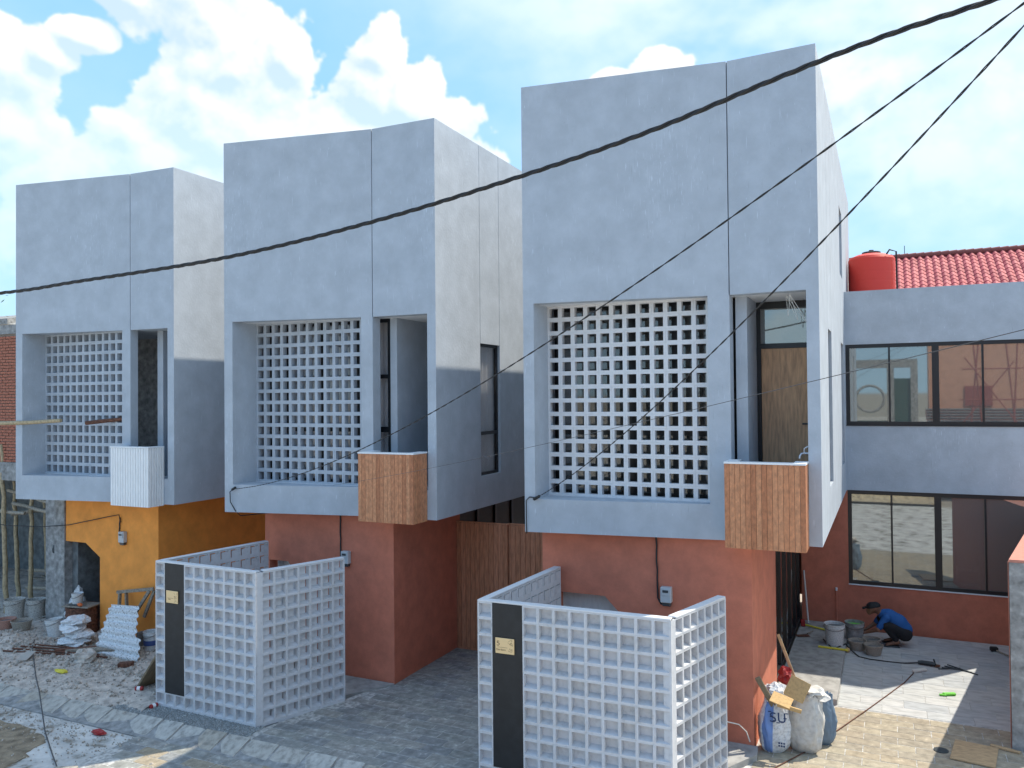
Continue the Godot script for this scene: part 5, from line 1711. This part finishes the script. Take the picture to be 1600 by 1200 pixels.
func skin_field(mb: MB, bones: Array, cell: float, k: float, cut = null) -> void:
	var lo := Vector3.ONE * 9.0
	var hi := -lo
	for q in bones:
		for e in [[q[0], q[1]], [q[2], q[3]]]:
			lo = lo.min(e[0] - Vector3.ONE * (e[1] + k * 0.3 + cell * 2))
			hi = hi.max(e[0] + Vector3.ONE * (e[1] + k * 0.3 + cell * 2))
	var n := Vector3i(((hi - lo) / cell).ceil())
	var val := PackedFloat32Array()
	val.resize((n.x + 1) * (n.y + 1) * (n.z + 1))
	var sy := n.x + 1
	var sz := sy * (n.y + 1)
	var B := 5
	for z0 in range(0, n.z + 1, B):
		for y0 in range(0, n.y + 1, B):
			for x0 in range(0, n.x + 1, B):
				var mid := field(lo + (Vector3(x0, y0, z0) + Vector3.ONE * (B - 1) * 0.5) * cell, bones, k)
				var far := absf(mid) > B * cell * 0.95 + k * 0.25
				if cut != null and mid < 0.0: far = false
				for z in range(z0, mini(z0 + B, n.z + 1)):
					for y in range(y0, mini(y0 + B, n.y + 1)):
						for x in range(x0, mini(x0 + B, n.x + 1)):
							var f := mid
							if not far:
								var p := lo + Vector3(x, y, z) * cell
								f = field(p, bones, k)
								if cut != null: f = maxf(f, cut.call(p))
							val[x + y * sy + z * sz] = f
	var vert := {}
	var offs := [0, 1, sy, sy + 1, sz, sz + 1, sz + sy, sz + sy + 1]
	var edges := [[0, 1], [2, 3], [4, 5], [6, 7], [0, 2], [1, 3], [4, 6], [5, 7], [0, 4], [1, 5], [2, 6], [3, 7]]
	for z in n.z:
		for y in n.y:
			for x in n.x:
				var i := x + y * sy + z * sz
				var neg := 0
				for o in offs:
					if val[i + o] < 0.0: neg += 1
				if neg == 0 or neg == 8: continue
				var sum := Vector3.ZERO
				var c := 0
				for e in edges:
					var a := val[i + offs[e[0]]]
					var b := val[i + offs[e[1]]]
					if (a < 0.0) != (b < 0.0):
						var f := a / (a - b)
						var pa := Vector3(e[0] & 1, (e[0] >> 1) & 1, e[0] >> 2)
						var pb := Vector3(e[1] & 1, (e[1] >> 1) & 1, e[1] >> 2)
						sum += pa.lerp(pb, f)
						c += 1
				var p := lo + (Vector3(x, y, z) + sum / c) * cell
				var g := Vector3(val[i + 1] - val[i] + val[i + 1 + sy + sz] - val[i + sy + sz], val[i + sy] - val[i] + val[i + 1 + sy + sz] - val[i + 1 + sz], val[i + sz] - val[i] + val[i + 1 + sy + sz] - val[i + 1 + sy])
				vert[i] = [p, g.normalized()]
	for z in range(1, n.z):
		for y in range(1, n.y):
			for x in range(1, n.x):
				var i := x + y * sy + z * sz
				for ax in 3:
					var st: int = [1, sy, sz][ax]
					var a := val[i]
					var b := val[i + st]
					if (a < 0.0) == (b < 0.0): continue
					var s1: int = [sy, sz, 1][ax]
					var s2: int = [sz, 1, sy][ax]
					var q := [i - s1 - s2, i - s2, i, i - s1]
					if not (vert.has(q[0]) and vert.has(q[1]) and vert.has(q[2]) and vert.has(q[3])): continue
					var w := []
					for j in q: w.append(vert[j])
					if b < 0.0: w.reverse()
					mb.tri_n(w[0][0], w[1][0], w[2][0], w[0][1], w[1][1], w[2][1])
					mb.tri_n(w[0][0], w[2][0], w[3][0], w[0][1], w[2][1], w[3][1])

func worker() -> void:
	var base := P(0.06, 0.024, 16.62)
	var t := thing("person", "person in blue shirt and black cap squatting over the mortar basins", "person", base)
	var turn := Basis.from_euler(Vector3(0, 0.12, 0))
	var J := func(x: float, y: float, z: float) -> Vector3: return base + turn * Vector3(x, y, z)
	var skin := []
	var shirt := []
	var legs := []
	var pelvis: Vector3 = J.call(0.17, 0.25, 0)
	var waist: Vector3 = J.call(0.08, 0.40, 0)
	var chest: Vector3 = J.call(-0.1, 0.51, 0)
	var neck: Vector3 = J.call(-0.24, 0.585, 0)
	var head: Vector3 = J.call(-0.36, 0.645, 0.01)
	skin += [[pelvis, 0.13, waist, 0.12], [waist, 0.12, chest, 0.13], [chest, 0.11, neck, 0.055], [neck, 0.052, head, 0.055]]
	skin += [[head + turn * Vector3(0.035, 0.03, 0), 0.088, head + turn * Vector3(-0.03, 0.02, 0), 0.082], [head, 0.07, head + turn * Vector3(-0.065, -0.07, 0), 0.045]]
	skin.append([head + turn * Vector3(-0.1, -0.02, 0), 0.016, head + turn * Vector3(-0.115, -0.045, 0), 0.014])
	for s in [-1.0, 1.0]:
		var hip: Vector3 = J.call(0.15, 0.26, 0.09 * s)
		var knee: Vector3 = J.call(-0.21, 0.43, 0.17 * s)
		var ankle: Vector3 = J.call(0.03, 0.09, 0.12 * s)
		var toe: Vector3 = J.call(-0.15, 0.035, 0.14 * s)
		var sh: Vector3 = J.call(-0.16, 0.535, 0.165 * s)
		var elbow: Vector3 = J.call(-0.31, 0.32, 0.215 * s)
		var wrist: Vector3 = J.call(-0.49, 0.225, 0.10 * s)
		skin += [[hip, 0.085, knee, 0.058], [knee, 0.056, ankle, 0.038], [ankle, 0.038, toe, 0.028], [sh, 0.052, elbow, 0.04], [elbow, 0.039, wrist, 0.027]]
		legs += [[hip, 0.1, knee, 0.072], [knee, 0.07, J.call(0.0, 0.14, 0.125 * s), 0.055]]
		shirt += [[sh, 0.068, sh.lerp(elbow, 0.8), 0.056], [J.call(-0.12, 0.51, 0.08 * s), 0.105, J.call(-0.15, 0.53, 0.15 * s), 0.07]]
		skin.append([head + turn * Vector3(0.02, 0.0, 0.078 * s), 0.016, head + turn * Vector3(0.025, 0.03, 0.082 * s), 0.018])
	var b := MB.new()
	skin_field(b, skin, 0.016, 0.03)
	for s in [-1.0, 1.0]:  # hands: palm and five bent fingers each
		var wrist: Vector3 = J.call(-0.49, 0.225, 0.10 * s)
		var hand := []
		var palm: Vector3 = wrist + turn * Vector3(-0.085, -0.02, -0.015 * s)
		hand.append([wrist, 0.024, palm, 0.03])
		for f in 4:
			var k0 := palm + turn * Vector3(-0.012, 0.002, (f - 1.5) * 0.019)
			var k1 := k0 + turn * Vector3(-0.034 + 0.004 * absf(f - 1.0), -0.018, 0)
			var k2 := k1 + turn * Vector3(-0.012, -0.03 + 0.003 * f, 0)
			hand += [[k0, 0.0098, k1, 0.009], [k1, 0.009, k2, 0.0078]]
		var t0 := wrist + turn * Vector3(-0.04, 0.0, -0.028 * s)
		var t1 := t0 + turn * Vector3(-0.035, -0.012, -0.022 * s)
		hand += [[t0, 0.012, t1, 0.0105], [t1, 0.0105, t1 + turn * Vector3(-0.028, -0.016, 0.004 * s), 0.009]]
		skin_field(b, hand, 0.005, 0.008)
	part(t, "body", b, M.skin)
	b = MB.new()
	shirt += [[J.call(0.15, 0.3, 0), 0.155, J.call(0.06, 0.42, 0), 0.15], [J.call(0.06, 0.42, 0), 0.15, chest, 0.15], [chest, 0.135, J.call(-0.2, 0.56, 0), 0.085]]
	skin_field(b, shirt, 0.016, 0.04, func(p: Vector3): return 0.2 - (p.y - base.y) )
	part(t, "shirt", b, M.shirt)
	b = MB.new()
	legs += [[J.call(0.16, 0.235, -0.06), 0.135, J.call(0.16, 0.235, 0.06), 0.135]]
	skin_field(b, legs, 0.016, 0.03)
	part(t, "trousers", b, M.trousers)
	b = MB.new()
	skin_field(b, [[head + turn * Vector3(0.04, 0.035, 0), 0.1, head + turn * Vector3(-0.03, 0.03, 0), 0.095]], 0.012, 0.02, func(p: Vector3): return (head.y + 0.03) - p.y + 0.25 * (p.x - head.x))
	skin_field(b, [[head + turn * Vector3(-0.1, 0.035, -0.05), 0.012, head + turn * Vector3(-0.17, 0.005, 0), 0.012], [head + turn * Vector3(-0.1, 0.035, 0.05), 0.012, head + turn * Vector3(-0.17, 0.005, 0), 0.012], [head + turn * Vector3(-0.08, 0.045, 0), 0.012, head + turn * Vector3(-0.17, 0.008, 0), 0.012]], 0.008, 0.03)
	part(t, "cap", b, M.cap)
	b = MB.new()
	skin_field(b, [[head + turn * Vector3(0.05, 0.01, 0), 0.082, head + turn * Vector3(0.07, -0.01, 0), 0.06]], 0.014, 0.02)
	part(t, "hair", b, M.hair)
	for s in [-1.0, 1.0]:
		b = MB.new()
		b.bevel_box(Transform3D(turn, J.call(-0.07, 0.012, 0.13 * s)), Vector3(0.27, 0.022, 0.1), 0.008)
		part(t, "sandal", b, M.dark_tool)

# ---------------------------------------------------------------- what the windows mirror, across the street
func across() -> void:
	var t := thing("peach_house", "peach-walled house across the street, seen mirrored in the upper windows", "house", P(2.2, 0, -6))
	var b := MB.new()
	b.uvbox(1.75, 12, 0, 7.6, -8.2, -7.0)
	part(t, "wall", b, M.peach)
	b = MB.new()
	b.hexa([P(1.6, 3.2, -4.6), P(9, 3.2, -4.6), P(9, 3.7, -6.98), P(1.6, 3.7, -6.98), P(1.6, 3.26, -4.6), P(9, 3.26, -4.6), P(9, 3.95, -6.98), P(1.6, 3.95, -6.98)])
	var lean := part(t, "porch_roof", b, M.ridge)
	b = MB.new()
	for i in range(0, 6):
		b.tube([P(1.6, 3.34 + 0.12 * i, -4.7 - 0.4 * i), P(9, 3.34 + 0.12 * i, -4.7 - 0.4 * i)], 0.05, 6)
	part(lean, "tile_course", b, M.concrete_dark)
	b = MB.new()
	b.uvbox(3.2, 4.3, 4.1, 5.0, -6.99, -6.92)
	part(t, "window", b, M.scaffold)
	var s := thing("steel_scaffold", "red steel scaffold across the street, seen mirrored in the upper windows", "scaffold", P(4, 0, -4))
	for q in [[2.9, 3.6], [3.9, 3.3], [4.6, 5.0], [5.1, 4.5]]:
		part(s, "upright", rod(P(q[0], 0.0, -4.2), P(q[1], 7.4, -4.4), 0.035), M.scaffold)
	for q in [[2.8, 4.4, 5.2, 4.4], [2.9, 3.4, 4.8, 6.0], [4.9, 3.4, 3.0, 6.2], [2.9, 5.7, 5.2, 5.7]]:
		part(s, "brace", rod(P(q[0], q[1], -4.15), P(q[2], q[3], -4.15), 0.028), M.scaffold)
	t = thing("concrete_shell", "unfinished concrete building with a round opening, seen mirrored in the upper windows", "building", P(-2, 0, -6))
	b = MB.new()
	b.uvbox(-6, 1.3, 0, 2.9, -7.2, -6.9)
	b.uvbox(-6, 1.3, 5.9, 6.3, -7.2, -6.9)
	b.uvbox(-1.85, -1.55, 2.9, 5.9, -7.2, -6.9)
	b.uvbox(0.0, 0.3, 2.9, 5.9, -7.2, -6.9)
	b.uvbox(1.0, 1.3, 2.9, 5.9, -7.2, -6.9)
	part(t, "frame", b, M.concrete)
	b = MB.new()
	b.uvbox(0.3, 1.0, 2.9, 5.4, -7.12, -7.06)
	b.uvbox(-1.55, 0.0, 2.9, 3.4, -7.12, -7.06)
	part(t, "safety_net", b, M.net)
	b = MB.new()
	var ring := []
	for k in 25: ring.append(P(-0.75 + 0.62 * cos(TAU * k / 24.0), 4.45 + 0.62 * sin(TAU * k / 24.0), -6.95))
	b.tube(ring, 0.06, 8, false)
	part(t, "round_frame", b, M.concrete)
	t = thing("sand_heap", "heap of building sand across the street, seen mirrored in the lower windows", "heap", P(-0.6, 0, -5))
	b = sheet(-4.5, 2.0, -6.8, -3.4, -0.02, 0.16, func(u, v): return maxf(0.0, 1.15 * exp(-pow((u + 1.2) / 1.7, 2.0) - pow((v + 5.4) / 0.95, 2.0)) - 0.08 + 0.12 * lump.get_noise_2d(u * 60.0, v * 60.0)))
	part(t, "sand", b, M.sand)

func far_things() -> void:
	var t := thing("distant_house", "pale house with a white gutter roof glimpsed above the brick shell", "house", P(-40, 0, 25))
	var b := MB.new()
	b.uvbox(-52, -38.2, 0, 8.35, 25.0, 33)
	part(t, "wall", b, M.white_board)
	b = MB.new()
	b.hexa([P(-53, 8.35, 24.4), P(-37.6, 8.35, 24.4), P(-37.6, 8.35, 34), P(-53, 8.35, 34), P(-53, 8.62, 24.4), P(-37.6, 8.62, 24.4), P(-38.6, 9.5, 29), P(-52, 9.5, 29)])
	part(t, "roof", b, M.concrete)
	# tree whose crown just enters the frame at the left
	var tc := P(-42.3, 0, 24.0)
	t = thing("tree", "leafy tree whose twigs just reach in at the left edge", "tree", tc)
	b = MB.new()
	b.tube([tc, tc + Vector3(0.1, 3, 0), tc + Vector3(-0.1, 6, 0.2), tc + Vector3(0.2, 8.5, 0.1)], [0.3, 0.25, 0.19, 0.08], 9)
	for k in 9:
		var a := k * 2.4
		var s := tc + Vector3(0, 5.0 + 0.4 * k, 0)
		b.tube([s, s + Vector3(cos(a) * 1.0, 0.9, sin(a) * 1.0), s + Vector3(cos(a) * 2.2, 1.5, sin(a) * 2.2)], [0.1, 0.06, 0.025], 6)
	part(t, "trunk", b, M.bark)
	b = MB.new()
	for k in 4200:
		var cl := k % 34
		var a := cl * 2.39996
		var el := 6.2 + 4.2 * float(cl) / 34.0
		var rad := 2.5 * sqrt(1.0 - pow((el - 8.2) / 2.8, 2.0)) * (0.55 + 0.45 * float((cl * 7) % 10) / 10.0)
		var c := tc + Vector3(cos(a) * rad, el, sin(a) * rad) + Vector3(rng.randfn(0, 0.4), rng.randfn(0, 0.32), rng.randfn(0, 0.4))
		var bs := Basis.from_euler(Vector3(rng.randf() * TAU, rng.randf() * TAU, rng.randf() * TAU))
		var l := 0.09 + 0.07 * rng.randf()
		b.tri(c - bs.x * l, c + bs.y * l * 0.45, c + bs.x * l)
		b.tri(c - bs.x * l, c + bs.x * l, c - bs.y * l * 0.45)
	part(t, "crown", b, M.leaf)

func _ready() -> void:
	rng.seed = 77
	lump.seed = 9
	lump.frequency = 0.02
	lump.fractal_octaves = 3
	# camera
	var yaw := deg_to_rad(24.957)
	var pitch := deg_to_rad(0.906)
	var roll := deg_to_rad(-0.522)
	var fwd := Vector3(-sin(yaw) * cos(pitch), sin(pitch), -cos(yaw) * cos(pitch))
	var right := Vector3(cos(yaw), 0, -sin(yaw))
	var up := right.cross(fwd)
	var cam := Camera3D.new()
	cam.name = "camera"
	cam.transform = Transform3D(Basis(right * cos(roll) + up * sin(roll), up * cos(roll) - right * sin(roll), -fwd), Vector3(0, 4.7, 0))
	cam.fov = rad_to_deg(2.0 * atan(600.0 / 1259.0))
	cam.near = 0.05
	cam.far = 1000.0
	add_child(cam)
	cam.current = true
	# sky, sun, exposure
	var env := Environment.new()
	env.background_mode = Environment.BG_SKY
	env.sky = make_sky()
	env.background_energy_multiplier = 1.0
	env.tonemap_mode = Environment.TONE_MAPPER_LINEAR
	env.tonemap_exposure = 2.7
	env.sdfgi_enabled = true
	env.ssao_enabled = true
	env.ssil_enabled = true
	var we := WorldEnvironment.new()
	we.name = "environment"
	we.environment = env
	add_child(we)
	var sun := DirectionalLight3D.new()
	sun.name = "sun"
	sun.light_color = Color(1.0, 0.965, 0.9)
	sun.light_energy = 0.68
	sun.light_angular_distance = 0.5
	sun.shadow_enabled = true
	add_child(sun)
	sun.transform = Transform3D(Basis.looking_at(-Vector3(0.43, 1.0, -0.51).normalized(), Vector3.UP), Vector3(0, 30, 0))
	make_materials()
	block_hole = ring_block(0.2, 0.2, 0.031, 0.1)
	block_pan = pan_block(0.2, 0.2, 0.0175, 0.1)
	build_ground()
	house({"key": "C", "label": "nearest grey townhouse with a teak balcony, on terracotta walls", "L": [-4.72, 10.54], "J": [-1.885, 10.925], "R": [-0.763, 10.86], "top": 9.156, "gv": 11.08, "pl": -2.165, "ge": -2.2, "stub": [-1.85, -1.70, 11.18, 12.1], "bars": [[-3.4, 0.22], [-2.72, 0.1]], "par": [-1.905, -0.922, 10.49], "planks": 15, "wins": [[12.5, 13.28, 3.36, 5.65], [16.05, 16.95, 3.36, 5.65, 6.93, 8.2]],
		"ground": {"u0": -4.63, "u1": -1.65, "o0": -4.37, "o1": -3.44, "v": 10.96, "side": 13.4, "mat": M.red}})
	house({"key": "B", "label": "middle grey townhouse with a teak balcony, between the other two", "L": [-10.33, 10.475], "J": [-7.62, 10.985], "R": [-6.43, 10.985], "top": 9.12, "gv": 11.09, "pl": -7.82, "ge": -7.925, "stub": [-7.52, -7.39, 11.35, 13.6], "bars": [[-9.75, 0.1], [-9.0, 0.14], [-8.2, 0.14]], "par": [-7.63, -6.6, 10.57], "planks": 15, "wins": [[12.52, 13.29, 3.32, 5.64]],
		"ground": {"u0": -10.05, "u1": -7.35, "o0": -9.95, "o1": -9.3, "v": 11.15, "side": 13.4, "mat": M.red}})
	house({"key": "A", "label": "leftmost grey townhouse with a white balcony, on orange walls", "L": [-15.65, 10.325], "J": [-12.985, 10.78], "R": [-11.9, 10.82], "top": 9.0, "gv": 10.84, "pl": -13.16, "ge": -13.26, "stub": [-12.75, -12.6, 11.2, 12.6], "bars": [], "par": [-13.13, -12.14, 10.455], "planks": 15, "wins": [],
		"ground": {"u0": -15.31, "u1": -12.68, "o0": -15.31, "o1": -14.3, "v": 11.15, "side": 19.0, "mat": M.orange}})
	var col := MB.new()
	col.uvbox(-15.62, -15.315, 0, Y0 - 0.003, 11.12, 11.45)
	col.uvbox(-15.56, -15.4, 0, Y0 - 0.004, 11.45, 20.0)
	part(get_node("townhouse_002"), "concrete_column", col, M.concrete, "raw grey concrete column beside the orange wall")
	meter(-13.6, 2.02, 11.15, "grey electricity meter on the orange wall", P(-13.7, 2.4, 11.13))
	meter(-8.27, 2.03, 11.15, "grey electricity meter on the terracotta wall of the middle house", P(-8.4, 2.75, 11.13))
	meter(-2.78, 1.97, 10.96, "grey electricity meter on the terracotta wall of the nearest house", P(-2.92, 2.75, 10.945))
	fence("white breeze-block fence in front of the middle house", [-10.22, 8.93], [-8.2, 8.89], [-7.66, 10.24], [-9.88, 10.95], 10, 7, 10, M.block_weathered, -0.12, false)
	fence("white breeze-block fence nearest the camera", [-4.56, 8.74], [-2.2, 8.8], [-1.83, 10.06], [-4.42, 10.9], 12, 7, 11, M.block_weathered, -0.12, true)
	build_wing()
	water_tank()
	tiled_roof()
	gate()
	side_block()
	left_house()
	yard_things()
	court_things()
	worker()
	balcony_tap()
	cables()
	across()
	far_things()
